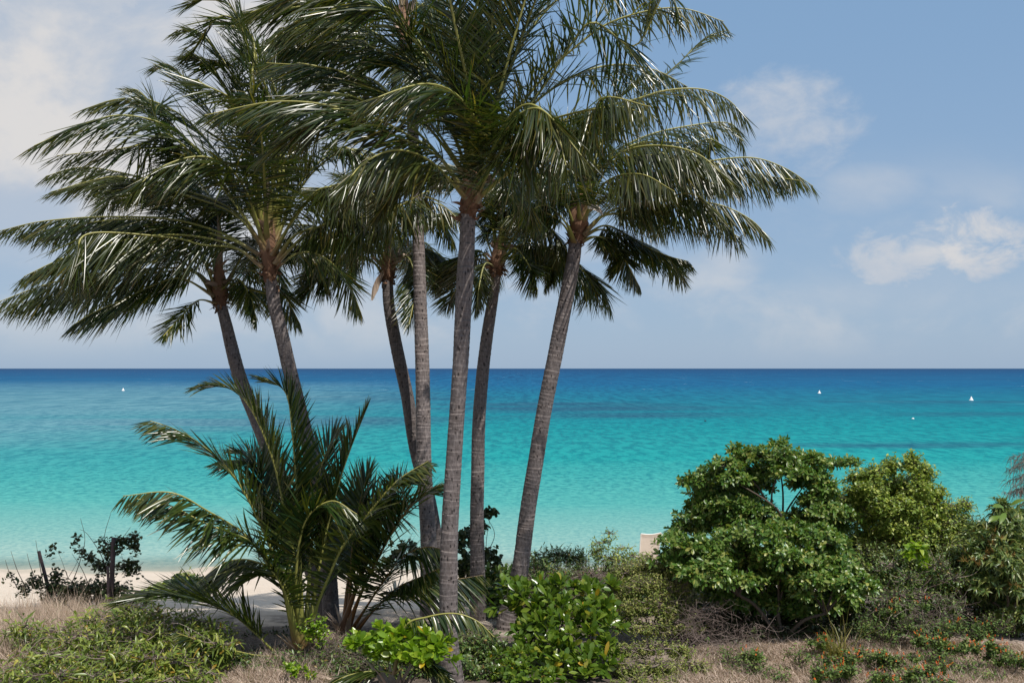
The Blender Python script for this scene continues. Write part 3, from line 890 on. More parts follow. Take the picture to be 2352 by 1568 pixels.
young("large trunkless young palm with bright yellow-green stalks spreading in front of the left trunks", 14.0, (692, 1512),
      [([(688, 1490), (678, 1310), (646, 1134), (618, 1030), (571, 931), (519, 888), (455, 882)], -0.3, dict(pet=0.34, lmax=0.72, droop=0.3)),
       ([(694, 1500), (689, 1300), (682, 1134), (670, 980), (655, 900), (604, 866)], -0.2, dict(pet=0.36, lmax=0.72, droop=0.3)),
       ([(684, 1490), (640, 1310), (585, 1175), (530, 1085), (462, 1021), (400, 985), (345, 966)], -0.5, dict(pet=0.3, droop=0.6)),
       ([(690, 1500), (661, 1360), (620, 1297), (571, 1240), (476, 1203), (390, 1160), (315, 1145)], -0.9, dict(pet=0.2, droop=0.8, lmax=0.7)),
       ([(676, 1520), (637, 1500), (585, 1452), (533, 1410), (448, 1373), (365, 1360), (280, 1375)], -0.6, dict(pet=0.2, droop=0.2)),
       ([(706, 1500), (718, 1390), (745, 1240), (775, 1120), (805, 1030), (843, 936)], 0.3, dict(pet=0.32, lmax=0.6, droop=0.2)),
       ([(706, 1490), (727, 1395), (755, 1324), (788, 1253), (840, 1186), (911, 1105), (984, 1058)], -0.8, dict(pet=0.2, lmax=0.55, droop=0.8)),
       ([(690, 1480), (660, 1300), (620, 1150), (580, 1060), (545, 1032)], 0.9, dict(pet=0.35)),
       ([(700, 1490), (712, 1300), (725, 1150), (745, 1050), (775, 990)], 0.8, dict(pet=0.35)),
       ([(684, 1510), (600, 1505), (537, 1493), (465, 1473), (405, 1452)], -1.0, dict(pet=0.25, lmax=0.3, droop=0.6)),
       ([(688, 1490), (650, 1340), (590, 1290), (520, 1290), (450, 1340)], 0.5, dict(pet=0.2, droop=0.7)),
       ([(694, 1490), (680, 1330), (700, 1200), (760, 1150), (820, 1180)], -0.5, dict(pet=0.35, droop=0.7)),
       ], 21)
young("smaller young palm with thin orange stalks leaning right between the trunks", 15.2, (795, 1476),
      [([(785, 1450), (821, 1347), (859, 1253), (885, 1182), (915, 1120), (960, 1085)], 0.2, dict(droop=0.7)),
       ([(795, 1450), (840, 1338), (911, 1205), (968, 1139), (1018, 1108)], -0.5, dict(droop=0.6)),
       ([(805, 1450), (878, 1338), (926, 1278), (978, 1256), (1020, 1262)], -0.7, dict(pet=0.3, droop=0.8)),
       ([(815, 1455), (864, 1395), (911, 1350), (964, 1325), (1010, 1305)], -0.9, dict(pet=0.25, lmax=0.4, droop=0.8)),
       ([(798, 1450), (805, 1347), (810, 1253), (828, 1150), (848, 1082)], 0.4, dict(pet=0.35)),
       ([(790, 1450), (800, 1330), (830, 1200), (870, 1140), (900, 1150)], 0.8, dict(pet=0.3)),
       ([(810, 1455), (880, 1380), (960, 1330), (1040, 1330), (1110, 1320)], 0.8, dict(pet=0.3, droop=0.7)),
       ], 22, smat=M_STALK_O, wid=0.018)
young("low palm seedling arching one ragged frond across the foot of the nearest trunk", 12.5, (905, 1560),
      [([(905, 1540), (930, 1440), (982, 1416), (1044, 1408), (1095, 1425), (1135, 1462)], -0.1, dict(pet=0.35, droop=0.9, lmax=0.28, npair=46)),
       ([(905, 1545), (860, 1540), (800, 1550), (750, 1575)], -0.2, dict(pet=0.2, lmax=0.35)),
       ([(906, 1545), (960, 1512), (1000, 1530), (1030, 1570)], -0.3, dict(pet=0.2, lmax=0.3)),
       ], 23, group=None, name="palm_seedling", echo=0.0)

# ------------------------------------------------------------------ shrubs and trees
OBOV = [0.12, 0.35, 0.72, 1.0, 0.95, 0.25]
LANCE = [0.15, 0.8, 1.0, 0.75, 0.4, 0.04]
OVAL = [0.15, 0.75, 1.0, 0.95, 0.6, 0.05]

M_TREE = leaf_mat("broad leaf", [(0, (0.030, 0.072, 0.012)), (0.5, (0.066, 0.118, 0.020)), (0.88, (0.125, 0.158, 0.042)), (1, (0.20, 0.20, 0.05))], 0.34, 0.45, 0.26, gain=1.65)
M_TREE2 = leaf_mat("small yellowish leaf", [(0, (0.05, 0.075, 0.014)), (0.5, (0.082, 0.116, 0.022)), (1, (0.18, 0.19, 0.045))], 0.4, 0.5, 0.28, gain=2.50)
M_MANGO = leaf_mat("dark narrow leaf", [(0, (0.022, 0.042, 0.012)), (0.6, (0.05, 0.072, 0.018)), (1, (0.10, 0.105, 0.03))], 0.36, 0.5, 0.2, gain=2.50)
M_PANI = leaf_mat("tan flower spray", [(0, (0.16, 0.10, 0.03)), (1, (0.33, 0.20, 0.06))], 0.8, 0.2, 0.1)
M_SCAE = leaf_mat("glossy bright leaf", [(0, (0.050, 0.100, 0.012)), (0.5, (0.090, 0.152, 0.018)), (0.95, (0.15, 0.205, 0.028)), (1, (0.28, 0.26, 0.04))], 0.27, 0.6, 0.3, speck=(0.01, (0.45, 0.28, 0.02)), gain=1.20)
M_SCAE_L = leaf_mat("lime leaf", [(0, (0.09, 0.17, 0.010)), (0.6, (0.15, 0.25, 0.015)), (1, (0.26, 0.33, 0.03))], 0.3, 0.6, 0.35, speck=(0.02, (0.5, 0.35, 0.02)), gain=1.20)
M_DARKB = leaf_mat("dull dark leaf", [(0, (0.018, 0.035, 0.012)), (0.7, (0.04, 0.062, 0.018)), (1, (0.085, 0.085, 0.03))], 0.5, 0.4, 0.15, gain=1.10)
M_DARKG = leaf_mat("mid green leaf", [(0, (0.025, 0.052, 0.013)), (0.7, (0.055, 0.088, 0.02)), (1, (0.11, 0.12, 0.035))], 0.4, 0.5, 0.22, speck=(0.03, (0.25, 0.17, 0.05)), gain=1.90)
M_FEATH = leaf_mat("feathery leaf", [(0, (0.06, 0.085, 0.016)), (0.5, (0.10, 0.125, 0.028)), (1, (0.18, 0.165, 0.06))], 0.55, 0.3, 0.25, gain=1.90)
M_VINE = leaf_mat("lance leaf", [(0, (0.05, 0.082, 0.014)), (0.5, (0.10, 0.132, 0.024)), (0.9, (0.15, 0.175, 0.035)), (1, (0.28, 0.23, 0.05))], 0.36, 0.5, 0.28, speck=(0.03, (0.25, 0.16, 0.02)), gain=1.7)
M_LANT = leaf_mat("lantana leaf", [(0, (0.035, 0.07, 0.016)), (0.7, (0.075, 0.115, 0.028)), (1, (0.14, 0.16, 0.045))], 0.6, 0.3, 0.22, gain=1.6)
M_ORANGE = leaf_mat("orange petal", [(0, (0.62, 0.10, 0.02)), (0.6, (0.72, 0.17, 0.03)), (1, (0.80, 0.32, 0.04))], 0.6, 0.3, 0.2)
M_DRY = leaf_mat("dry grass blade", [(0, (0.28, 0.205, 0.165)), (0.5, (0.50, 0.385, 0.315)), (0.85, (0.66, 0.54, 0.45)), (1, (0.12, 0.125, 0.045))], 0.8, 0.2, 0.12)
M_GRASS = leaf_mat("yellow-green grass blade", [(0, (0.10, 0.12, 0.025)), (0.6, (0.20, 0.19, 0.05)), (1, (0.36, 0.29, 0.10))], 0.5, 0.4, 0.25)
M_NEEDLE = leaf_mat("casuarina needle", [(0, (0.11, 0.09, 0.075)), (1, (0.24, 0.17, 0.15))], 0.7, 0.2, 0.1)


def clump_points(clumps, dens, rng, lower=-0.35):
    """points in the outer shell of ellipsoid clumps -> (points, outward axes, clump centres)"""
    pts, axs, cen = [], [], []
    for cx, cy, Y, rx, ry, rY in clumps:
        c = at(cx, cy, Y)
        r = np.array([rx / F * Y, rY, ry / F * Y])
        r = r * np.array([1.18, 1.0, 1.22]) * rng.uniform(0.75, 1.3, 3)
        m = max(6, int(2.6 * dens * (r[0] * r[1] + r[0] * r[2] + r[1] * r[2]) * 4.2))
        d = nrm(rng.normal(0, 1, (m * 3, 3)))
        d = d[d[:, 2] > lower][:m]
        rr = rng.uniform(0.30, 1.08, len(d)) ** 0.6
        rr = np.where(rng.random(len(d)) < 0.10, rng.uniform(1.05, 1.45, len(d)), rr)
        pts.append(c + d * r * rr[:, None]); axs.append(nrm(d / r * r.mean() * 0.75 + Z * 0.55 + rng.normal(0, 0.28, d.shape)))
        cen.append(np.tile(c, (len(d), 1)))
    return np.vstack(pts), np.vstack(axs), np.vstack(cen)


def rosettes(P, A, rng, n, L, W, prof, th=(35, 85), droop=0.25, k=6, fold=0.3):
    m = len(P)
    ref = np.where(np.abs(A[:, 2:3]) > 0.9, np.array([[1.0, 0, 0]]), Z[None])
    X = nrm(np.cross(A, ref)); Yv = np.cross(A, X)
    ph = (np.arange(n)[None] * 2.39996 + rng.uniform(0, 6.28, (m, 1))) + rng.normal(0, 0.2, (m, n))
    tt = np.radians(np.linspace(th[0], th[1], n)[None] + rng.normal(0, 9, (m, n)))
    rad = X[:, None] * np.cos(ph)[..., None] + Yv[:, None] * np.sin(ph)[..., None]
    D = A[:, None] * np.cos(tt)[..., None] + rad * np.sin(tt)[..., None]
    N = A[:, None] * np.sin(tt)[..., None] - rad * np.cos(tt)[..., None] + rng.normal(0, 0.15, rad.shape)
    P0 = np.repeat(P[:, None], n, 1) - A[:, None] * (np.linspace(0, 0.035, n)[None, :, None])
    q = m * n
    B = -Z[None] * rng.uniform(0, droop * 2, (q, 1)) + rng.normal(0, 0.07, (q, 3)) + WIND[None] * 0.12
    return leaves(P0.reshape(-1, 3), nrm(D.reshape(-1, 3)), L * rng.uniform(0.5, 1.25, q), W * rng.uniform(0.7, 1.2, q), B, nrm(N.reshape(-1, 3)), prof, k, fold)


def along(P, A, rng, n, L, W, prof, span=0.25, spread=0.9, droop=0.3, k=5, fold=0.25):
    """leaves set alternately along the last part of a twig that ends at P going along A"""
    m = len(P)
    s = np.linspace(0, 1, n)[None] + rng.normal(0, 0.05, (m, n))
    P0 = P[:, None] - A[:, None] * ((1 - s) * span)[..., None]
    ref = nrm(rng.normal(0, 1, (m, 3)))
    X = nrm(np.cross(A, ref)); Yv = np.cross(A, X)
    ph = np.arange(n)[None] * 2.4 + rng.uniform(0, 6.28, (m, 1))
    rad = X[:, None] * np.cos(ph)[..., None] + Yv[:, None] * np.sin(ph)[..., None]
    D = nrm((A[:, None] * 0.55 + rad * spread).reshape(-1, 3) + rng.normal(0, 0.15, (m * n, 3)))
    N = nrm(Z[None] + A[:, None].repeat(n, 1).reshape(-1, 3) * 0.4 + rng.normal(0, 0.45, (m * n, 3)))
    q = m * n
    B = -Z[None] * rng.uniform(0, 2 * droop, (q, 1)) + WIND[None] * 0.25 + rng.normal(0, 0.06, (q, 3))
    return leaves(P0.reshape(-1, 3), D, L * rng.uniform(0.6, 1.2, q), W * rng.uniform(0.75, 1.2, q), B, N, prof, k, fold)


def twigs(C, P, A, rng, r=0.006, back=0.3):
    """a twig from each clump's heart out to each leaf cluster"""
    q = np.linspace(0, 1, 5)[None, :, None]
    S = C + (P - C) * 0.15 + rng.normal(0, 0.02, P.shape)
    M = P - A * back * np.linalg.norm(P - C, axis=1, keepdims=True)
    Q = (1 - q) ** 2 * S[:, None] + 2 * q * (1 - q) * M[:, None] + q ** 2 * P[:, None]
    return tubes(Q, np.tile(np.linspace(r, r * 0.35, 5), (len(P), 1)), 4)


def limbs(base, targets, rng, r=0.04, rise=0.5, n=12):
    """a few bent main limbs, each forking to the clumps nearest to it"""
    T_ = np.array(targets)
    km = max(2, min(6, len(T_) // 4))
    pick = [int(rng.integers(len(T_)))]
    while len(pick) < min(km, len(T_)):
        pick.append(int(np.argmax(np.min(np.linalg.norm(T_[:, None] - T_[pick][None], axis=2), 1))))
    out, nodes = [], []
    for j in pick:
        nd = base + (T_[j] - base) * 0.5 + np.array([0, 0, 0.1 * rise]) + rng.normal(0, 0.05, 3)
        m1 = base + (nd - base) * 0.5 + rng.normal(0, 0.05, 3) + np.array([0, 0, 0.06])
        P, _ = spline([base - Z * 0.1 + rng.normal(0, 0.02, 3), m1, nd], n)
        out.append(tubes(P, np.linspace(r, r * 0.6, n) * rng.uniform(0.85, 1.1), 7)); nodes.append(nd)
    nodes = np.array(nodes)
    for t in T_:
        nd = nodes[int(np.argmin(np.linalg.norm(nodes - t, axis=1)))]
        d = np.linalg.norm(t - nd)
        P, _ = spline([nd - Z * 0.01, nd + (t - nd) * 0.5 + rng.normal(0, 0.12, 3) * d + Z * 0.1 * d, t], n)
        out.append(tubes(P, np.linspace(r * 0.55, r * 0.2, n) * rng.uniform(0.8, 1.1), 6))
    return join(out)


def plant(name, label, cat, Y, base_px, clumps, mat, kind, n, L, W, prof, dens, seed, group=None, names=("stem", "foliage"), limb_r=0.02, nlimb=None, bmat=None, lower=-0.35, leafkw=None, tw=True):
    rng = np.random.default_rng(seed)
    b = at(base_px[0], base_px[1], Y)
    b[2] = float(H(b[0], b[1]))
    cl = [c if len(c) == 6 else (c[0], c[1], Y + c[2], c[3], c[4], c[3] / F * Y * 0.9) for c in clumps]
    root = thing(name, label, cat, b, group)
    P, A, C = clump_points(cl, dens, rng, lower)
    P[:, 2] = np.maximum(P[:, 2], H(P[:, 0], P[:, 1]) + 0.02)
    f = rosettes if kind == 'rosette' else along
    obj(names[1], f(P, A, rng, n, L, W, prof, **(leafkw or {})), mat, root)
    tg = [at(c[0], c[1], c[2]) for c in cl]
    if nlimb and len(tg) > nlimb: tg = [tg[i] for i in rng.choice(len(tg), nlimb, replace=False)]
    g = [limbs(b, tg, rng, limb_r)]
    if tw: g.append(twigs(C, P, A, rng))
    obj(names[0], join(g), bmat or M_BRANCH, root)
    return root


TR = ("trunk", "crown")
# the two broad-leaved trees on the right and the smaller-leaved one behind
plant("broadleaf_tree", "spreading broad-leaved tree on the right with an open crown showing sea through its middle", "tree", 16.6, (1800, 1420),
      [(1597, 1108, -.1, 26, 16), (1634, 1092, .1, 28, 18), (1672, 1072, -.2, 30, 18), (1709, 1053, .2, 28, 18), (1690, 1040, .0, 14, 14), (1742, 1046, -.1, 30, 18), (1790, 1024, .1, 20, 15), (1801, 1054, -.3, 30, 18),
       (1838, 1056, .2, 28, 16), (1874, 1062, -.1, 30, 16), (1913, 1066, .2, 28, 13), (1950, 1064, .0, 20, 10), (1620, 1128, .1, 28, 18), (1686, 1104, -.3, 38, 20), (1745, 1090, .2, 34, 20), (1817, 1086, -.4, 34, 20),
       (1874, 1096, .2, 30, 22), (1896, 1124, -.1, 24, 24), (1597, 1160, .0, 16, 14), (1651, 1162, -.2, 34, 20), (1709, 1152, .1, 34, 18), (1747, 1172, -.3, 28, 16), (1630, 1196, .2, 34, 20), (1690, 1206, -.1, 40, 22), (1750, 1206, .2, 34, 18), (1870, 1150, .1, 28, 22), (1880, 1190, .3, 32, 24), (1900, 1160, .4, 34, 30), (1920, 1210, .4, 36, 30), (1840, 1200, .3, 30, 24), (1600, 1215, .2, 34, 22), (1655, 1130, .5, 44, 22), (1725, 1120, .5, 40, 18), (1850, 1110, .4, 40, 22), (1790, 1065, .4, 46, 18), (1612, 1182, .0, 32, 20), (1660, 1184, -.1, 34, 20), (1705, 1180, .3, 34, 20), (1740, 1196, .0, 32, 20), (1884, 1172, -.1, 34, 24), (1912, 1185, .1, 34, 26), (1622, 1148, .3, 36, 22), (1682, 1138, .4, 40, 20), (1560, 1215, .1, 26, 16)],
      M_TREE, 'rosette', 9, 0.105, 0.021, OBOV, 42, 31, group="broad-leaved trees on the right", names=TR, limb_r=0.05, nlimb=16, lower=-0.2)
plant("broadleaf_tree", "low dense broad-leaved tree in front, its leafy tiers hanging over dark shade", "tree", 15.0, (1795, 1455),
      [(1547, 1244, .2, 34, 20), (1605, 1256, -.1, 44, 24), (1682, 1246, .1, 46, 24), (1745, 1234, -.2, 46, 24), (1817, 1228, .1, 46, 22), (1874, 1240, -.1, 42, 24), (1924, 1258, .1, 30, 22),
       (1560, 1282, .1, 34, 24), (1640, 1288, -.3, 46, 24), (1720, 1284, .2, 46, 26), (1797, 1280, -.4, 50, 28), (1855, 1284, -.1, 46, 28), (1913, 1296, -.2, 38, 26),
       (1586, 1314, -.4, 36, 22), (1643, 1325, -.5, 42, 22), (1705, 1336, -.5, 40, 18), (1800, 1320, .0, 46, 24), (1860, 1332, -.5, 44, 24), (1915, 1338, -.5, 40, 22), (1970, 1342, -.5, 34, 18), (1950, 1364, -.6, 30, 16), (1846, 1362, -.4, 34, 16), (2000, 1350, -.4, 20, 14), (1700, 1380, .3, 40, 22), (1780, 1390, .4, 40, 22), (1840, 1410, .3, 26, 18), (1640, 1290, .5, 60, 34), (1720, 1312, .5, 60, 36), (1800, 1330, .5, 60, 38), (1870, 1326, .5, 60, 38), (1935, 1330, .4, 50, 34), (1680, 1362, .5, 50, 30), (1750, 1385, .5, 56, 32), (1850, 1392, .5, 56, 34), (1920, 1390, .4, 46, 30), (1590, 1340, .3, 40, 26)],
      M_TREE, 'rosette', 9, 0.105, 0.022, OBOV, 42, 32, group="broad-leaved trees on the right", names=TR, limb_r=0.04, nlimb=14, lower=-0.2)
plant("bushy_tree", "bushy tree with small yellowish leaves and bare lower trunks, right of the broad-leaved trees", "tree", 17.0, (2045, 1405),
      [(1970, 1096, .1, 26, 18), (2010, 1086, -.1, 28, 20), (2047, 1070, .1, 24, 18), (2092, 1066, -.1, 24, 20), (2122, 1090, .1, 26, 20), (2000, 1122, -.3, 36, 22), (2060, 1112, .2, 36, 24), (2110, 1124, -.2, 34, 24), (2140, 1132, .1, 22, 20), (2163, 1124, .0, 10, 9),
       (1960, 1142, .0, 30, 22), (2028, 1160, -.4, 40, 26), (2086, 1164, -.3, 40, 26), (2140, 1168, .0, 32, 26), (1985, 1190, .1, 34, 24), (2050, 1204, -.3, 40, 24), (2110, 1208, -.2, 38, 24), (2150, 1208, .1, 26, 24), (2095, 1238, -.3, 34, 18), (1980, 1230, .2, 26, 22), (2030, 1245, .0, 24, 16), (2140, 1245, .1, 30, 18), (2000, 1165, .5, 46, 40), (2070, 1150, .5, 50, 44), (2120, 1185, .5, 46, 40), (2050, 1225, .5, 50, 34)],
      M_TREE2, 'along', 12, 0.07, 0.020, OVAL, 52, 33, names=TR, limb_r=0.045, nlimb=12, lower=-0.3)
plant("twiggy_shrub", "yellow-green twiggy shrub with pale bare twigs between the two right-hand trees", "shrub", 17.2, (2205, 1400),
      [(2182, 1164, .0, 26, 20), (2215, 1162, .1, 24, 20), (2175, 1200, -.1, 28, 24), (2215, 1204, .0, 26, 24), (2240, 1226, .1, 20, 18), (2180, 1244, -.2, 30, 26), (2215, 1252, .0, 28, 24), (2190, 1290, .0, 30, 24)],
      M_TREE2, 'along', 9, 0.06, 0.015, LANCE, 52, 34, limb_r=0.018, bmat=M_TWIG)
mg = plant("mango_tree", "dark narrow-leaved tree with tan flower sprays at the right edge", "tree", 15.6, (2330, 1450),
           [(2301, 1176, .1, 20, 18), (2336, 1184, .2, 24, 20), (2318, 1212, -.1, 30, 22), (2262, 1222, .1, 26, 18), (2240, 1240, .2, 24, 20), (2298, 1256, -.2, 36, 24), (2340, 1256, -.1, 32, 26), (2250, 1286, -.2, 34, 24), (2300, 1296, -.4, 38, 24), (2350, 1304, -.2, 34, 28),
            (2240, 1326, -.1, 32, 22), (2285, 1344, -.4, 38, 24), (2335, 1350, -.4, 38, 26), (2300, 1390, .0, 40, 26), (2350, 1400, -.2, 36, 26), (2256, 1370, .1, 30, 22), (2370, 1230, .0, 30, 30), (2390, 1330, .0, 36, 36), (2330, 1430, .1, 34, 22)],
           M_MANGO, 'rosette', 11, 0.14, 0.017, LANCE, 40, 35, names=TR, limb_r=0.05, nlimb=12, leafkw=dict(droop=0.45))
rng = np.random.default_rng(36)
Pp, Ap, Cp = clump_points([(2298, 1256, 15.3, 34, 22, .25), (2240, 1290, 15.3, 34, 22, .25), (2300, 1300, 15.1, 40, 26, .28), (2345, 1350, 15.1, 30, 26, .25), (2262, 1225, 15.6, 26, 16, .2), (2345, 1415, 15.3, 24, 16, .2)], 8, rng, 0.0)
obj("flower_spray", rosettes(Pp, Ap, rng, 12, 0.09, 0.005, LANCE, (5, 60), 0.1, 4), M_PANI, mg)
rng = np.random.default_rng(37)
_p = np.array([at(2306, 1165, 15.3), at(2298, 1185, 15.3), at(2310, 1178, 15.25), at(2322, 1160, 15.35)])
_d = nrm(np.array([[-.7, -.3, .3], [-.9, -.4, 0], [-.6, -.6, -.2], [.5, -.3, .5]]))
for i in range(4):
    obj("new_leaf", leaves(_p[i:i + 1], _d[i:i + 1], np.full(1, 0.30), np.full(1, 0.045), -Z[None] * 0.3, nrm(np.array([[0.2, -0.6, 0.8]])), OVAL, 7, 0.2), M_SCAE, mg)
plant("yellow_leaf_plant", "single bright yellow-green broad-leaved sprout standing in front of the bushy tree", "plant", 15.4, (2120, 1420), [(2104, 1266, 0, 17, 12), (2128, 1290, .05, 8, 8)],
      M_SCAE_L, 'rosette', 8, 0.16, 0.035, OVAL, 26, 38, limb_r=0.01, leafkw=dict(th=(45, 95)))
plant("thorny_shrub", "half-bare shrub of grey twigs and sparse small leaves below the bushy tree", "shrub", 15.0, (2110, 1452),
      [(2040, 1300, .6, 34, 24), (2085, 1330, .2, 36, 24), (2150, 1300, .4, 34, 24), (2190, 1330, .3, 34, 26), (2060, 1370, .0, 40, 26), (2120, 1370, .0, 40, 26), (2180, 1385, .1, 38, 26), (2030, 1410, .1, 32, 20), (2090, 1420, -.2, 40, 20), (2150, 1430, -.1, 40, 18)],
      M_DARKG, 'along', 8, 0.06, 0.014, LANCE, 34, 39, limb_r=0.012, bmat=M_TWIG)

# scaevola (glossy rosettes) and feathery shrub in the middle foreground
plant("beach_naupaka", "glossy bright-leaved shrub right of the nearest trunk, its largest mound", "shrub", 14.2, (1290, 1530),
      [(1200, 1356, .2, 34, 16), (1245, 1352, .3, 36, 16), (1300, 1348, .2, 36, 18), (1350, 1352, .3, 34, 16), (1385, 1348, .5, 24, 12), (1215, 1390, .0, 38, 22), (1275, 1392, -.1, 42, 24), (1340, 1390, .0, 40, 24), (1385, 1395, .2, 26, 22),
       (1235, 1436, -.3, 40, 24), (1300, 1440, -.4, 46, 26), (1360, 1440, -.3, 42, 26), (1400, 1440, .0, 24, 24), (1280, 1486, -.6, 46, 24), (1345, 1490, -.6, 44, 24), (1230, 1480, -.4, 36, 20), (1290, 1530, -.9, 46, 20), (1350, 1534, -.9, 44, 20), (1395, 1510, -.6, 26, 26), (1330, 1562, -1.1, 46, 16), (1190, 1400, .2, 30, 24), (1195, 1440, .0, 30, 24), (1180, 1375, .3, 26, 18), (1250, 1415, .2, 40, 26)],
      M_SCAE, 'rosette', 11, 0.195, 0.036, OBOV, 6.5, 41, group="glossy rosette-leaved shrubs", limb_r=0.018, leafkw=dict(th=(14, 70), droop=0.15))
plant("beach_naupaka", "low glossy shrub at the bottom edge right of the nearest trunk's foot", "shrub", 13.0, (1190, 1566),
      [(1165, 1510, .3, 28, 14), (1200, 1504, .2, 22, 14), (1180, 1545, -.2, 36, 18), (1150, 1555, -.1, 26, 14), (1230, 1552, -.2, 30, 16)],
      M_SCAE, 'rosette', 10, 0.11, 0.024, OBOV, 22, 42, group="glossy rosette-leaved shrubs", limb_r=0.012, leafkw=dict(th=(25, 85), droop=0.12))
plant("beach_naupaka", "sunlit lime-green glossy shrub left of the nearest trunk's foot", "shrub", 12.5, (930, 1560),
      [(830, 1478, .1, 30, 16), (880, 1462, .2, 28, 16), (930, 1468, .0, 36, 18), (985, 1474, -.1, 34, 18), (1020, 1480, -.2, 22, 16), (905, 1500, -.1, 36, 16), (960, 1504, -.2, 38, 16), (1010, 1512, -.3, 26, 12), (870, 1504, .1, 30, 14)],
      M_SCAE_L, 'rosette', 11, 0.17, 0.035, OBOV, 12, 43, group="glossy rosette-leaved shrubs", limb_r=0.015, leafkw=dict(th=(18, 80), droop=0.12))
plant("beach_naupaka", "shaded dark glossy shrub between the two trunks right of centre", "shrub", 17.4, (1150, 1398),
      [(1130, 1330, .1, 24, 16), (1160, 1322, .0, 24, 16), (1130, 1362, -.1, 28, 18), (1165, 1365, -.1, 26, 18), (1150, 1395, -.2, 34, 16)],
      M_DARKG, 'rosette', 10, 0.17, 0.032, OBOV, 15, 44, group="glossy rosette-leaved shrubs", limb_r=0.015, leafkw=dict(th=(18, 78)))
plant("feathery_shrub", "airy feathery shrub with fine leaves between the glossy shrub and the broad-leaved trees", "shrub", 14.8, (1490, 1470),
      [(1440, 1318, .4, 36, 20), (1490, 1300, .5, 40, 20), (1540, 1306, .4, 38, 22), (1430, 1356, .2, 38, 22), (1490, 1346, .1, 44, 26), (1550, 1350, .1, 40, 26), (1450, 1396, -.1, 42, 24), (1515, 1392, -.2, 46, 26), (1570, 1390, .1, 34, 24), (1430, 1430, -.1, 32, 20), (1490, 1438, -.3, 46, 22), (1550, 1430, -.2, 40, 22)],
      M_FEATH, 'along', 12, 0.06, 0.011, LANCE, 50, 45, limb_r=0.012, bmat=M_TWIG, leafkw=dict(span=0.2))
plant("feathery_shrub", "low ferny shrub along the bottom edge beside the dry grass", "shrub", 13.4, (1510, 1550),
      [(1440, 1492, .2, 36, 18), (1500, 1484, .2, 42, 18), (1560, 1490, .2, 36, 18), (1450, 1530, -.1, 42, 18), (1520, 1528, -.1, 46, 18), (1585, 1528, .0, 34, 16), (1470, 1560, -.3, 44, 14), (1545, 1560, -.3, 40, 12)],
      M_FEATH, 'along', 12, 0.055, 0.011, LANCE, 50, 46, limb_r=0.01, bmat=M_TWIG, leafkw=dict(span=0.18))
# middle distance behind the trunks
plant("sea_grape", "dark round-leaved shrub behind the trunks, one sprig rising right of the straight trunk", "shrub", 19.0, (1090, 1390),
      [(1118, 1186, .0, 13, 14), (1128, 1180, .0, 9, 9), (1108, 1215, .0, 9, 14), (1068, 1230, .0, 18, 20), (1055, 1265, .0, 22, 22), (1085, 1290, .1, 26, 22), (1125, 1282, .0, 20, 18), (1145, 1300, .1, 16, 14), (1060, 1320, .1, 26, 26), (1110, 1330, .0, 30, 24), (935, 1262, .0, 22, 16), (905, 1280, .1, 18, 14), (1080, 1365, 0, 40, 24)],
      M_DARKB, 'rosette', 6, 0.10, 0.042, OVAL, 20, 47, limb_r=0.014, leafkw=dict(th=(40, 100)))
plant("tangled_hedge", "dark tangled bush just right of the leaning trunk on the beach edge", "shrub", 18.6, (1280, 1362),
      [(1240, 1296, .0, 30, 22), (1285, 1276, .0, 34, 22), (1325, 1282, .1, 28, 22), (1250, 1326, -.1, 36, 22), (1310, 1318, -.1, 36, 22), (1232, 1275, 0, 14, 10), (1270, 1350, -.2, 50, 20), (1350, 1340, -.1, 40, 22)],
      M_DARKG, 'along', 7, 0.15, 0.013, LANCE, 30, 48, limb_r=0.012)
plant("straggly_shrub", "straggly pale yellow-green shrub with straw stems in front of the lounger", "shrub", 18.2, (1410, 1340),
      [(1402, 1224, .0, 16, 9), (1385, 1245, .0, 20, 10), (1430, 1258, .0, 22, 10), (1370, 1268, .0, 26, 16), (1410, 1284, -.1, 32, 18), (1450, 1276, .0, 26, 14), (1480, 1280, .1, 22, 12), (1395, 1315, -.1, 36, 18), (1450, 1306, -.1, 30, 16)],
      M_TREE2, 'along', 6, 0.09, 0.014, LANCE, 28, 49, limb_r=0.010, bmat=M_TWIG)
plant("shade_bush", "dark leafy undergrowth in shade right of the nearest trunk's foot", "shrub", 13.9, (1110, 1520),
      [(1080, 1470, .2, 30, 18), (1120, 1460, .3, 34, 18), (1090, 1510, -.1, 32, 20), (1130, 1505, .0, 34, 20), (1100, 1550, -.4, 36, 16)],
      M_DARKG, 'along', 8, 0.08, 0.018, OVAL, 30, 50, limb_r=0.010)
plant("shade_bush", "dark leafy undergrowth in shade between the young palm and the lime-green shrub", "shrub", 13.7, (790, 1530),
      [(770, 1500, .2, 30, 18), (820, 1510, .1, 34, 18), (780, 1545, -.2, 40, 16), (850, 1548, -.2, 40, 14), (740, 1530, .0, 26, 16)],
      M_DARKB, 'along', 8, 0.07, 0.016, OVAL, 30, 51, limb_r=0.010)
plant("seedling", "small light-green leafy seedling at the young palm's stalks", "plant", 13.6, (722, 1500), [(708, 1440, .0, 16, 14), (728, 1424, .0, 18, 12), (735, 1450, .0, 18, 14)], M_SCAE_L, 'along', 8, 0.055, 0.017, OVAL, 70, 52, limb_r=0.008)
plant("seedling", "small lime seedling on the dry ground below the young palm's base", "plant", 12.9, (672, 1560), [(664, 1532, .0, 16, 10), (692, 1540, .0, 18, 10), (710, 1552, .0, 14, 8)], M_SCAE_L, 'rosette', 8, 0.07, 0.018, OBOV, 50, 53, limb_r=0.006)
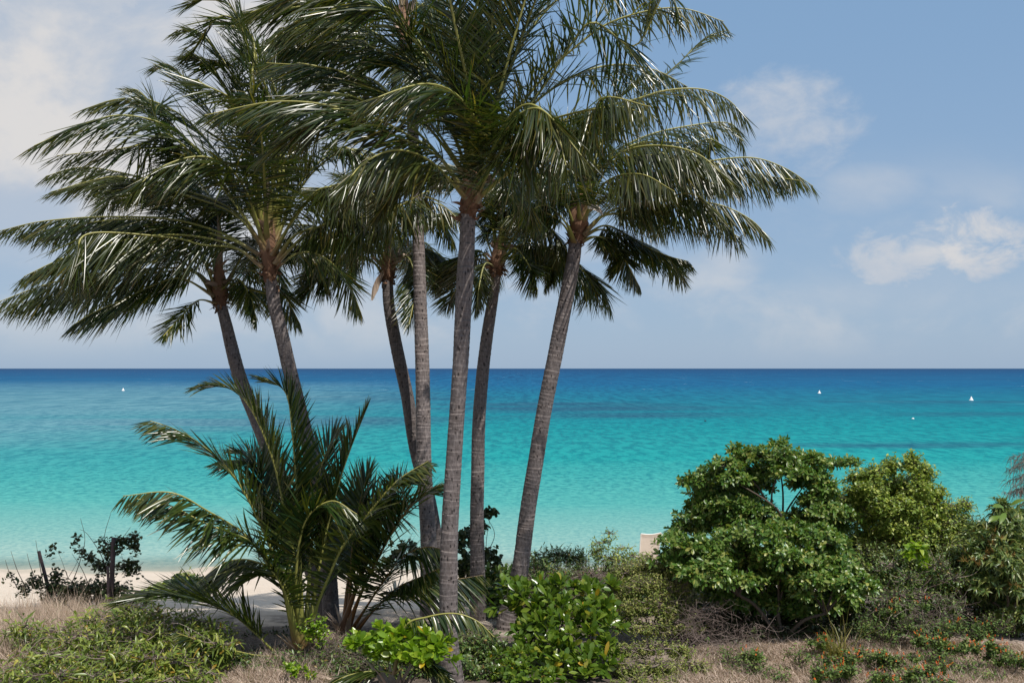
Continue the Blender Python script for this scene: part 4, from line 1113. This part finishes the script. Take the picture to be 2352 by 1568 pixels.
# left side
plant("sea_grape", "dark sparse shrub with bare shoots growing around the two posts at left", "shrub", 17.8, (200, 1392),
      [(262, 1250, .0, 22, 12), (290, 1238, .0, 22, 10), (308, 1232, .0, 12, 8), (312, 1252, .0, 10, 8), (245, 1265, .0, 14, 12), (290, 1300, .0, 18, 14), (305, 1290, .0, 13, 12), (312, 1306, .0, 9, 9), (235, 1300, .0, 16, 16), (205, 1276, .0, 12, 12), (185, 1262, 0, 7, 9), (178, 1234, 0, 6, 6), (235, 1240, 0, 9, 9),
       (120, 1345, .0, 28, 16), (160, 1352, .0, 30, 18), (200, 1348, .0, 30, 18), (240, 1346, .0, 28, 18), (275, 1352, .0, 24, 14), (130, 1320, .0, 16, 12), (135, 1375, .1, 34, 14), (215, 1378, .1, 44, 14), (120, 1256, 0, 9, 8), (80, 1330, 0, 16, 10), (55, 1345, 0, 20, 10), (25, 1322, 0, 7, 5), (305, 1370, 0, 22, 8), (330, 1366, 0, 16, 8)],
      M_DARKB, 'along', 5, 0.085, 0.030, OVAL, 34, 54, limb_r=0.010, nlimb=14, tw=True)
rng = np.random.default_rng(56)
_sh = [((255, 1330), (248, 1262), (240, 1230), (254, 1180)), ((250, 1320), (230, 1270), (200, 1225), (183, 1215)), ((160, 1350), (180, 1300), (195, 1240), (185, 1190)), ((60, 1350), (40, 1310), (25, 1265)), ((90, 1350), (70, 1300), (62, 1270)), ((40, 1350), (20, 1310), (12, 1285)), ((100, 1345), (90, 1290), (82, 1240)), ((290, 1260), (310, 1245), (320, 1222)), ((255, 1250), (280, 1235), (300, 1210)), ((300, 1310), (318, 1300), (330, 1290)), ((210, 1360), (190, 1310), (165, 1270))]
_tb = []
for s_ in _sh:
    P, _ = spline([at(x, y, 17.8 + rng.uniform(-.1, .1)) for x, y in s_], 14)
    _tb.append(tubes(P, np.linspace(0.009, 0.003, 14), 5))
tag(obj("bare_shoots", join(_tb), M_BRANCH, loc=at(200, 1350, 17.8)), "thin bare upright shoots standing among the dark shrub at left", "dead branches")
plant("lance_leaf_thicket", "broad sunlit thicket of lance-shaped leaves filling the bottom left corner", "shrub", 13.2, (300, 1540),
      [(230, 1420, 0.90, 48, 23), (300, 1398, 1.20, 50, 23), (370, 1410, 0.90, 50, 23), (430, 1425, 0.60, 48, 23), (490, 1440, 0.45, 39, 23), (60, 1440, 0.75, 44, 18), (130, 1448, 0.60, 48, 20), (190, 1462, 0.30, 50, 25), (270, 1452, 0.30, 55, 27), (350, 1458, 0.15, 55, 27), (430, 1470, -0.00, 50, 25), (500, 1480, -0.00, 39, 23),
       (110, 1500, -0.30, 50, 23), (190, 1510, -0.45, 55, 25), (270, 1508, -0.45, 57, 27), (350, 1512, -0.60, 55, 27), (420, 1520, -0.60, 50, 23), (40, 1530, -0.75, 50, 20), (130, 1548, -1.05, 55, 20), (220, 1556, -1.20, 57, 20), (310, 1560, -1.20, 57, 18), (400, 1562, -1.20, 55, 16), (470, 1545, -0.90, 44, 18)],
      M_VINE, 'along', 15, 0.17, 0.0165, LANCE, 11, 55, limb_r=0.010, nlimb=14, bmat=M_TWIG, leafkw=dict(span=0.5, droop=0.55, spread=0.75))
plant("broadleaf_weed", "small dark broad-leaved weed at the beach edge left of the young palm", "plant", 16.8, (410, 1392), [(408, 1338, .0, 18, 10), (420, 1352, .0, 18, 9), (398, 1362, .0, 20, 8)], M_DARKG, 'rosette', 7, 0.13, 0.028, OVAL, 26, 57, limb_r=0.006)
plant("broadleaf_weed", "dark broad-leaved weed tucked under the young palm's left fronds at the sand", "plant", 16.6, (465, 1392), [(455, 1340, .0, 18, 12), (475, 1355, .0, 20, 12), (450, 1368, .0, 20, 8)], M_DARKG, 'rosette', 7, 0.14, 0.034, OVAL, 26, 58, limb_r=0.006)

def mass(name, label, cat, clumps, mat, n, L, W, prof, dens, seed, **lk):
    """plants grown into one another: leaves and twigs of a thicket nobody could count"""
    rng = np.random.default_rng(seed)
    cl = [(c[0], c[1], c[2], c[3], c[4], c[5] if len(c) > 5 else c[3] / F * c[2] * 0.8) for c in clumps]
    P, A, C = clump_points(cl, dens, rng, -0.5)
    P[:, 2] = np.maximum(P[:, 2], H(P[:, 0], P[:, 1]) + 0.02)
    b = P[0].copy(); b[2] = float(H(b[0], b[1]))
    root = thing(name, label, cat, b)
    root["kind"] = "stuff"
    obj("foliage", along(P, A, rng, n, L, W, prof, **lk), mat, root)
    obj("stem", twigs(C - Z * 0.15, P, A, rng, 0.005), M_BRANCH, root)
    return root


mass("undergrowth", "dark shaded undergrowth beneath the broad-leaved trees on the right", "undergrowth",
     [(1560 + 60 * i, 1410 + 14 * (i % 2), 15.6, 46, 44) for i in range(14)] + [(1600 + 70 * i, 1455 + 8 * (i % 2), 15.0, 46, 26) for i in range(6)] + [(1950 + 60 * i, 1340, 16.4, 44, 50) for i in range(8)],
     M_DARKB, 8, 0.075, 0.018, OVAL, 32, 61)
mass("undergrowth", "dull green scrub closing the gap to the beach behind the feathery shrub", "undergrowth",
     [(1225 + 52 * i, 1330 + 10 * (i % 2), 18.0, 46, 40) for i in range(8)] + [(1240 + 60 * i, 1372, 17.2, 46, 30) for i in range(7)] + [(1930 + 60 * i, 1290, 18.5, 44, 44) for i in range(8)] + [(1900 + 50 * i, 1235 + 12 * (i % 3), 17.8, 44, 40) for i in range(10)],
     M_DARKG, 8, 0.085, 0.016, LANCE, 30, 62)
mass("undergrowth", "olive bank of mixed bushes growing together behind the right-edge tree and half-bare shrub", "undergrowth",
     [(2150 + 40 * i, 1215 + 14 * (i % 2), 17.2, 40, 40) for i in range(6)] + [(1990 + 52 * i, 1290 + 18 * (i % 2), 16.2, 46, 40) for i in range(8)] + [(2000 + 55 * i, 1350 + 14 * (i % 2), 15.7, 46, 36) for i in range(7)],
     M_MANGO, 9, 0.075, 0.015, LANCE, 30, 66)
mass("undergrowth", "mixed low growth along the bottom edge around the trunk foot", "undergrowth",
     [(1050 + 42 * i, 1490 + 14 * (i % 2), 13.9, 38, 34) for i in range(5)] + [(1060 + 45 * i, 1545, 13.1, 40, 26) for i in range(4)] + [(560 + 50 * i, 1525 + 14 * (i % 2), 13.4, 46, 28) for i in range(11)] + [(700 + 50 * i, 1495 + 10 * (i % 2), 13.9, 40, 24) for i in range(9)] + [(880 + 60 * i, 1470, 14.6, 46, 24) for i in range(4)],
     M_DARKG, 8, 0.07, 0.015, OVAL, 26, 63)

mass("low_weeds", "low green weeds and sprigs scattered over the dry grass at bottom right", "weeds",
     [(1680 + 52 * i, 1500 + 22 * (i % 3), 13.55 - 0.25 * (i % 3), 40, 14) for i in range(13)] + [(1990 + 50 * i, 1430 + 18 * (i % 2), 14.4, 40, 22) for i in range(7)],
     M_LANT, 7, 0.055, 0.013, LANCE, 26, 64)
mass("undergrowth", "shaded tangle of leaves and litter round the young palms' stalks", "undergrowth",
     [(600 + 46 * i, 1500 + 14 * (i % 2), 14.3, 40, 18) for i in range(9)] + [(560 + 50 * i, 1462, 15.2, 40, 14) for i in range(4)],
     M_DARKB, 7, 0.07, 0.014, LANCE, 20, 65)

# creeping beach vine on the sand
rng = np.random.default_rng(60)
_t = rng.random(420)
_px = 312 + 122 * _t + rng.normal(0, 9, 420); _Y = 21.5 + 10.5 * _t ** 1.3 + rng.normal(0, 0.5, 420)
_P = np.stack([(_px - 1176) / F * _Y, _Y, np.zeros(420)], 1)
_P[:, 2] = H(_P[:, 0], _P[:, 1]) + 0.05
_d = nrm(rng.normal(0, 1, (420, 3)) * [1, 1, 0.3])
tag(obj("beach_vine", leaves(_P, _d, rng.uniform(0.10, 0.2, 420), rng.uniform(0.03, 0.06, 420), np.tile(-Z * 0.1, (420, 1)), nrm(Z + rng.normal(0, 0.35, (420, 3))), OVAL, 5, 0.2), M_VINE, loc=(_P[0][0], _P[0][1], H(_P[0][0], _P[0][1]))),
    "patchy pale green vine creeping over the white sand at left", "ground vine", kind='stuff')


# lantana with orange flower heads
def lantana(label, Y, px, py, wpx, hpx, seed, nfl):
    rng = np.random.default_rng(seed)
    cl = [(px + rng.normal(0, .7) * wpx, py + rng.uniform(-.7, .6) * hpx, rng.normal(0, .15), wpx * 0.36, hpx * 0.42) for _ in range(8)]
    root = plant("lantana", label, "flowering shrub", Y, (px, py + hpx), cl, M_LANT, 'along', 9, 0.052, 0.015, OVAL, 60, seed, group="orange-flowered low shrubs", limb_r=0.007, leafkw=dict(span=0.14))
    P, A, C = clump_points([(c[0], c[1] - 3, Y + c[2] - 0.04, c[3] * 1.05, c[4] * 1.1, c[3] / F * Y) for c in cl], 90, rng, -0.2)
    P = P + A * 0.035
    if len(P) > nfl: ii = rng.choice(len(P), nfl, replace=False); P, A = P[ii], A[ii]
    A = nrm(A + [0, -0.2, 0.5])
    fl = rosettes(P, A, rng, 11, 0.017, 0.006, OVAL, (8, 95), 0.1, 3, 0.1)
    obj("flowers", fl, M_ORANGE, root)
    tag(root.children[-1], kind=None)


for i, (lb, Y, px, py, wp, hp, nf) in enumerate((
        ("tall orange-flowered shrub beneath the half-bare grey shrub, largest of its kind", 14.3, 2152, 1472, 44, 30, 34),
        ("orange-flowered shrub under the shaded right-edge tree", 13.9, 2255, 1494, 34, 28, 24),
        ("dark orange-flowered shrub at the right edge on pale dry grass", 13.7, 2322, 1508, 36, 24, 12),
        ("small compact orange-flowered shrub alone on the dry grass near the bottom edge", 13.3, 2120, 1535, 34, 20, 20),
        ("orange-flowered shrub right of the arching grass tuft", 13.7, 2035, 1512, 40, 22, 26),
        ("orange-flowered shrub growing up against the arching grass tuft", 13.6, 1948, 1508, 34, 24, 22),
        ("sprawling orange-flowered shrub at the bottom edge below the grass tuft", 13.2, 1915, 1545, 46, 18, 16),
        ("low orange-flowered shrub at the bottom edge between two larger ones", 13.1, 2030, 1555, 44, 14, 14),
        ("sparse orange-flowered sprigs high against the right-edge tree's shade", 14.6, 2215, 1442, 28, 16, 14),
        ("few orange flowers in shade behind the grass tuft", 14.4, 1886, 1470, 28, 18, 10),
        ("orange-flowered sprigs at the left end of the dry grass under the front tree", 13.9, 1735, 1505, 22, 18, 9),
        ("orange-flowered shrub cut by the bottom edge near the right corner", 12.9, 2170, 1566, 40, 12, 10),
        ("orange-flowered sprigs among the grey twigs above the others", 15.0, 2075, 1400, 34, 20, 9))):
    lantana(lb, Y - 0.35, px, py, wp, hp, 100 + i, nf)


# grasses and twigs
def grass(name, label, cat, spots, mat, n, L, W, seed, kind='stuff', lean=0.5, droop=0.6):
    """spots: (px, py, Y, rx_px, rY_m) patches lying on the ground"""
    rng = np.random.default_rng(seed)
    Ps = []
    for px, py, Y, rx, rY in spots:
        m = int(n * rx * rY)
        c = at(px, py, Y)
        nt = max(1, m // 26)
        tc_ = np.stack([c[0] + rng.normal(0, 0.6, nt) * rx / F * Y, Y + rng.normal(0, 0.6, nt) * rY, np.zeros(nt)], 1)
        tl = np.concatenate([rng.normal(0, 0.55, (nt, 2)), rng.uniform(0.45, 1.5, (nt, 1))], 1)
        wh = rng.integers(0, nt, m)
        off = rng.normal(0, 0.035, (m, 3)) * [1, 1, 0]
        Ps.append(np.hstack([tc_[wh] + off, tl[wh], off[:, :2] * 9]))
    PP = np.vstack(Ps)
    P, lean_v, lsc = PP[:, :3].copy(), np.stack([PP[:, 3] + PP[:, 6], PP[:, 4] + PP[:, 7], np.zeros(len(PP))], 1), PP[:, 5]
    P[:, 2] = H(P[:, 0], P[:, 1]) - 0.01
    m = len(P)
    D = nrm((rng.normal(0, 0.7, (m, 3)) * [1, 1, 0.2] + lean_v) * lean + Z)
    B = rng.normal(0, 0.3, (m, 3)) - Z * droop * rng.uniform(0.2, 1.2, (m, 1)) + WIND * 0.4
    N = nrm(rng.normal(0, 1, (m, 3)) * [1, 1, 0.2] + 1e-3)
    g = leaves(P, D, L * lsc * rng.uniform(0.5, 1.2, m), W * rng.uniform(0.6, 1.3, m), B, N, [0.8, 1, 0.8, 0.5, 0.1], 5, 0.2)
    return tag(obj(name, g, mat, loc=P[0]), label, cat, kind=kind)


grass("dry_grass", "pale pinkish dry grass covering the bottom right ground", "dry grass",
      [(1700, 1530, 13.3, 90, .5), (1800, 1520, 13.5, 110, .5), (1900, 1535, 13.3, 110, .5), (2000, 1540, 13.2, 110, .5), (2100, 1520, 13.5, 110, .6), (2200, 1545, 13.2, 110, .5), (2300, 1540, 13.3, 90, .5), (1640, 1500, 13.8, 60, .5), (2150, 1450, 14.6, 90, .6), (2050, 1470, 14.4, 90, .5), (2230, 1470, 14.3, 60, .4), (1850, 1570, 12.9, 200, .3), (2150, 1570, 12.9, 200, .3), (1600, 1555, 13.0, 60, .4), (1690, 1500, 14.2, 80, .4), (1780, 1498, 14.3, 80, .4), (1870, 1496, 14.3, 80, .4), (1960, 1490, 14.4, 80, .4), (2290, 1490, 14.3, 80, .4), (2380, 1500, 14.2, 90, .5), (2350, 1540, 13.4, 90, .4), (2480, 1520, 13.8, 120, .6)],
      M_DRY, 190, 0.15, 0.0042, 70, lean=1.5)
grass("dry_grass", "greyish dry grass bank below the posts at the left edge", "dry grass",
      [(40, 1410, 15.6, 90, .7), (130, 1412, 15.6, 90, .7), (210, 1415, 15.5, 70, .6), (20, 1450, 14.8, 60, .6), (90, 1440, 15.0, 70, .6), (10, 1500, 13.9, 70, .5), (60, 1480, 14.1, 50, .4), (170, 1400, 16.2, 110, .5), (50, 1395, 16.2, 110, .5)],
      M_DRY, 130, 0.42, 0.0045, 71, lean=0.45)
grass("dry_grass", "shaded dry grass and litter around the young palm's foot", "dry grass",
      [(590, 1525, 13.4, 60, .5), (640, 1545, 13.1, 60, .4), (560, 1550, 13.1, 70, .4), (720, 1555, 13.1, 60, .3), (680, 1520, 13.6, 50, .4), (760, 1480, 14.6, 50, .5)],
      M_DRY, 150, 0.22, 0.004, 72, lean=0.8)
grass("grass_tuft", "arching yellow-green grass tuft among the orange-flowered shrubs", "grass tuft", [(1925, 1502, 13.9, 9, .08)], M_GRASS, 260, 0.62, 0.008, 73, kind=None, lean=0.38, droop=0.75)
grass("grass_tuft", "dry straw-coloured grass tuft left of the lounger behind the feathery shrub", "grass tuft", [(1462, 1310, 17.6, 10, .1)], M_DRY, 140, 0.5, 0.006, 74, kind=None, lean=0.25, droop=0.2)
grass("grass_tuft", "tall straw stems standing in the straggly shrub", "grass tuft", [(1418, 1330, 17.6, 8, .1)], M_DRY, 70, 0.75, 0.006, 75, kind=None, lean=0.35, droop=0.2)


def tangle(name, label, spots, n, L, r, seed, mat=None):
    """loose heap of curved dry twigs"""
    rng = np.random.default_rng(seed)
    Ps = []
    for px, py, Y, rx, ry, rY in spots:
        c = at(px, py, Y)
        m = n
        Ps.append(c + rng.normal(0, 0.5, (m, 3)) * [rx / F * Y, rY, ry / F * Y])
    P = np.vstack(Ps)
    P[:, 2] = np.maximum(P[:, 2], H(P[:, 0], P[:, 1]) + 0.02)
    m = len(P)
    D = nrm(rng.normal(0, 1, (m, 3)) * [1, 1, 0.8])
    B = rng.normal(0, 0.55, (m, 3))
    q = np.linspace(-0.5, 0.5, 7)[None, :, None]
    ln = L * rng.uniform(0.5, 1.4, (m, 1, 1))
    C = P[:, None] + ln * (q * D[:, None] + q ** 2 * B[:, None]) + rng.normal(0, 0.006, (m, 7, 3))
    g = tubes(C, np.tile(np.linspace(r, r * 0.4, 7), (m, 1)) * rng.uniform(0.6, 1.4, (m, 1)), 4)
    return tag(obj(name, g[:2], mat or M_TWIG, loc=P[0]), label, "dry twigs", kind='stuff')


tangle("dry_twigs", "tangle of grey dry twigs at the front of the shaded broad-leaved tree", [(1600, 1420, 14.2, 50, 40, .3), (1640, 1470, 14.0, 50, 30, .3), (1690, 1480, 14.0, 60, 24, .3), (1580, 1460, 14.0, 46, 30, .3), (1640, 1400, 14.4, 60, 30, .3), (1720, 1450, 14.5, 70, 30, .3)], 70, 0.36, 0.0022, 80)
tangle("dry_twigs", "grey twig tangle at the foot of the half-bare shrub", [(2080, 1420, 14.7, 60, 30, .3), (2150, 1400, 14.7, 60, 40, .3), (2200, 1400, 14.7, 40, 40, .3), (2120, 1440, 14.4, 70, 24, .3), (2060, 1390, 14.8, 60, 30, .3)], 45, 0.38, 0.0024, 81)
tangle("dry_twigs", "fallen bare twigs around the shaded ground beside the young palm", [(770, 1490, 13.7, 50, 18, .3), (800, 1520, 13.5, 50, 18, .3), (740, 1520, 13.4, 30, 14, .3), (620, 1520, 13.6, 60, 18, .3)], 60, 0.3, 0.003, 82)
tangle("dry_twigs", "straw stems tangled through the lance-leaved thicket", [(200, 1470, 13.8, 110, 30, .4), (330, 1480, 13.6, 110, 40, .4), (250, 1530, 13.1, 120, 26, .4), (420, 1490, 13.5, 90, 30, .4)], 55, 0.6, 0.0032, 83)
tangle("dry_twigs", "brown litter of twigs under the tangled bush by the leaning trunk", [(1290, 1340, 17.6, 70, 20, .4), (1370, 1330, 17.5, 60, 24, .4), (1230, 1350, 17.4, 40, 20, .3)], 110, 0.4, 0.004, 84)

# casuarina at the right edge: trunk outside the picture, drooping needle sprays reaching in
rng = np.random.default_rng(90)
cb = at(2420, 1450, 17.5); cb[2] = H(cb[0], cb[1])
cs = thing("casuarina_tree", "thin casuarina at the right edge with drooping grey needle sprays", "tree", cb)
P, _ = spline([cb, cb + [0.03, 0, 1.3], cb + [-0.03, 0, 2.6], cb + [0.02, 0, 3.6]], 24)
g = [tubes(P, np.linspace(0.05, 0.012, 24), 8)]
ends = []
for px, py in ((2322, 1052), (2338, 1058), (2318, 1078), (2334, 1068), (2315, 1104), (2330, 1116), (2312, 1132), (2326, 1128), (2340, 1130), (2338, 1160), (2348, 1090), (2360, 1040), (2370, 1110), (2480, 1050), (2520, 1090), (2460, 1120), (2510, 1150), (2440, 1010), (2400, 1000), (2450, 1180), (2390, 1190), (2500, 1210)):
    e = at(px, py, 17.5 + rng.uniform(-.2, .2))
    s_ = cb + np.array([0, 0, min(3.4, max(0.6, e[2] - cb[2] - 0.05))])
    Q, _ = spline([s_, s_ + (e - s_) * 0.5 + Z * 0.12, e], 10)
    g.append(tubes(Q, np.linspace(0.010, 0.003, 10), 5)); ends.append(Q[5:])
obj("trunk", join(g), M_BRANCH, cs)
E = np.repeat(np.vstack(ends), 14, 0) + rng.normal(0, 0.02, (len(ends) * 5 * 14, 3))
m = len(E)
obj("crown", leaves(E, nrm(rng.normal(0, 0.5, (m, 3)) + [-0.3, 0, -0.2]), rng.uniform(0.10, 0.24, m), np.full(m, 0.0036), -np.tile(Z, (m, 1)) * 0.8, nrm(rng.normal(0, 1, (m, 3))), [1, 1, 1, 0.6, 0.2], 5, 0.1), M_NEEDLE, cs)


# ------------------------------------------------------------------ posts, lounger, buoys
def post(label, top_px, bot_px, Y, r, seed):
    rng = np.random.default_rng(seed)
    a, b = at(*top_px, Y), at(*bot_px, Y)
    d = nrm(b - a)
    k = (H(b[0], b[1]) - 0.15 - a[2]) / d[2]
    b = a + d * k
    P, _ = spline([b, (a + b) / 2 + rng.normal(0, 0.012, 3), a], 18)
    rr = r * np.linspace(1.1, 0.92, 18) * rng.uniform(0.93, 1.08, 18)
    P = np.vstack([P, P[-1] + (P[-1] - P[-2]) * 0.08]); rr = np.append(rr, 0.004)
    return tag(obj("wooden_post", tubes(P, rr, 10), M_POST, loc=b), label, "post", "old posts in the shrub at left")


post("short weathered wooden post leaning left at the beach edge", (89, 1265), (106, 1335), 17.9, 0.032, 1)
post("taller dark wooden post wrapped in the shrub at the beach edge", (261, 1234), (256, 1358), 17.7, 0.042, 2)
post("thin dark stake hidden beside the taller wooden post", (248, 1300), (247, 1358), 17.6, 0.024, 3)

M_SLING = plain("cream sling fabric", (0.78, 0.69, 0.60), 0.75)
M_FRAME = plain("white frame", (0.80, 0.79, 0.76), 0.35)
LY = 31.0
lc = at(1494, 1240, LY)
gz = float(H(lc[0], LY))
lo = thing("sun_lounger", "cream sling sun lounger on the beach seen from behind its raised back", "sun lounger", (lc[0], LY, gz))
bw, hz0 = 0.30, gz + 0.36
bt = at(1494, 1224, LY)[2]
Bb = np.array([lc[0] - 0.03, LY + 0.35, hz0]); Tb = np.array([lc[0] + 0.02, LY, bt])
ax = np.array([1.0, 0.02, 0.045])


def sheet(a, b, half0, half1, sag, n=12, k=9):
    q = np.linspace(0, 1, n)[:, None, None]; s_ = np.linspace(-1, 1, k)[None, :, None]
    V = (a + (b - a) * q) + ax * s_ * (half0 + (half1 - half0) * q) + np.array([0, 0.5, -0.6]) * sag * (1 - s_ ** 2) * (0.3 + 0.7 * q)
    V2 = V + np.array([0, 0.012, 0.0])
    i1 = np.arange(n * k).reshape(n, k); i2 = i1 + n * k
    Fq = [np.stack([i[:-1, :-1], i[:-1, 1:], i[1:, 1:], i[1:, :-1]], -1).reshape(-1, 4) for i in (i1, i2)]
    return np.vstack([V.reshape(-1, 3), V2.reshape(-1, 3)]), np.vstack(Fq)


obj("backrest", sheet(Bb, Tb, 0.28, 0.30, 0.06), M_SLING, lo)
obj("seat", sheet(Bb, Bb + [0.05, 1.25, 0.02], 0.28, 0.28, 0.05), M_SLING, lo)
fr_ = []
for s_ in (-1, 1):
    for a, b in ((Bb, Tb), (Bb, Bb + [0.05, 1.3, 0.02])):
        fr_.append(tubes(spline([a + ax * s_ * 0.295, (a + b) / 2 + ax * s_ * 0.30, b + ax * s_ * 0.315], 8)[0], np.full(8, 0.018), 8))
fr_.append(tubes(spline([Tb - ax * 0.315, Tb + [0, .03, -0.04], Tb + ax * 0.315], 10)[0], np.full(10, 0.014), 8))
obj("frame", join(fr_), M_FRAME, lo)
for s_ in (-1, 1):
    for yy in (0.1, 1.15):
        q = Bb + ax * s_ * 0.29 + [0, yy, 0]
        e = q.copy(); e[2] = H(q[0], q[1]) - 0.05
        obj("leg", tubes(np.linspace(q, e, 5), np.full(5, 0.02), 8), M_FRAME, lo)

M_WHITE = plain("white buoy", (0.82, 0.80, 0.80), 0.4)
M_RED = plain("faded red band", (0.55, 0.22, 0.16), 0.5)
M_BLK = plain("dark float", (0.012, 0.018, 0.03), 0.5)


def lathe(prof, c, sides=18):
    prof = np.array(prof, float)
    a = np.linspace(0, 2 * np.pi, sides, endpoint=False)
    V = np.stack([c[0] + prof[:, :1] * np.cos(a), c[1] + prof[:, :1] * np.sin(a), np.broadcast_to(c[2] + prof[:, 1:], (len(prof), sides))], -1)
    idx = np.arange(len(prof) * sides).reshape(-1, sides)
    Fq = np.stack([idx[:-1], np.roll(idx[:-1], -1, 1), np.roll(idx[1:], -1, 1), idx[1:]], -1).reshape(-1, 4)
    return V.reshape(-1, 3), Fq


def buoy(label, px, py, h):
    Y = (CAM_Z - SEA_Z) * F / (py - 846)
    c = np.array([(px - 1176) / F * Y, Y, SEA_Z])
    o = thing("buoy", label, "buoy", c, "white marker buoys")
    obj("cone", lathe([(0.47 * h, 0.06 * h), (0.42 * h, 0.2 * h), (0.27 * h, 0.5 * h), (0.12 * h, 0.85 * h), (0.05 * h, h), (0.001, 1.02 * h)], c), M_WHITE, o)
    obj("float_collar", lathe([(0.001, -0.2 * h), (0.45 * h, -0.15 * h), (0.58 * h, 0.0), (0.55 * h, 0.1 * h), (0.44 * h, 0.12 * h)], c), M_WHITE, o)


buoy("white conical buoy alone on the left side of the sea", 283, 897, 0.85)
buoy("white conical buoy far out on the right, left of the larger one", 1882, 903, 0.85)
buoy("largest white conical buoy near the right edge of the sea", 2231, 919, 0.85)


def flt(name, label, px, py, r, mat):
    Y = (CAM_Z - SEA_Z) * F / (py - 846)
    c = np.array([(px - 1176) / F * Y, Y, SEA_Z])
    a = np.linspace(-math.pi / 2, math.pi / 2, 12)
    o = tag(obj(name, lathe([(max(0.001, r * math.cos(t)), r * 0.75 * math.sin(t) + r * 0.3) for t in a], c), mat, loc=c), label, "float")
    return o


flt("mooring_float", "small round white float below and between the two right-hand buoys", 2097, 962, 0.17, M_WHITE)
flt("mooring_float", "tiny dark float in the turquoise water right of the palms", 1620, 967, 0.13, M_BLK)
print("faces", sum(len(o.data.polygons) for o in bpy.data.objects if o.type == 'MESH'))
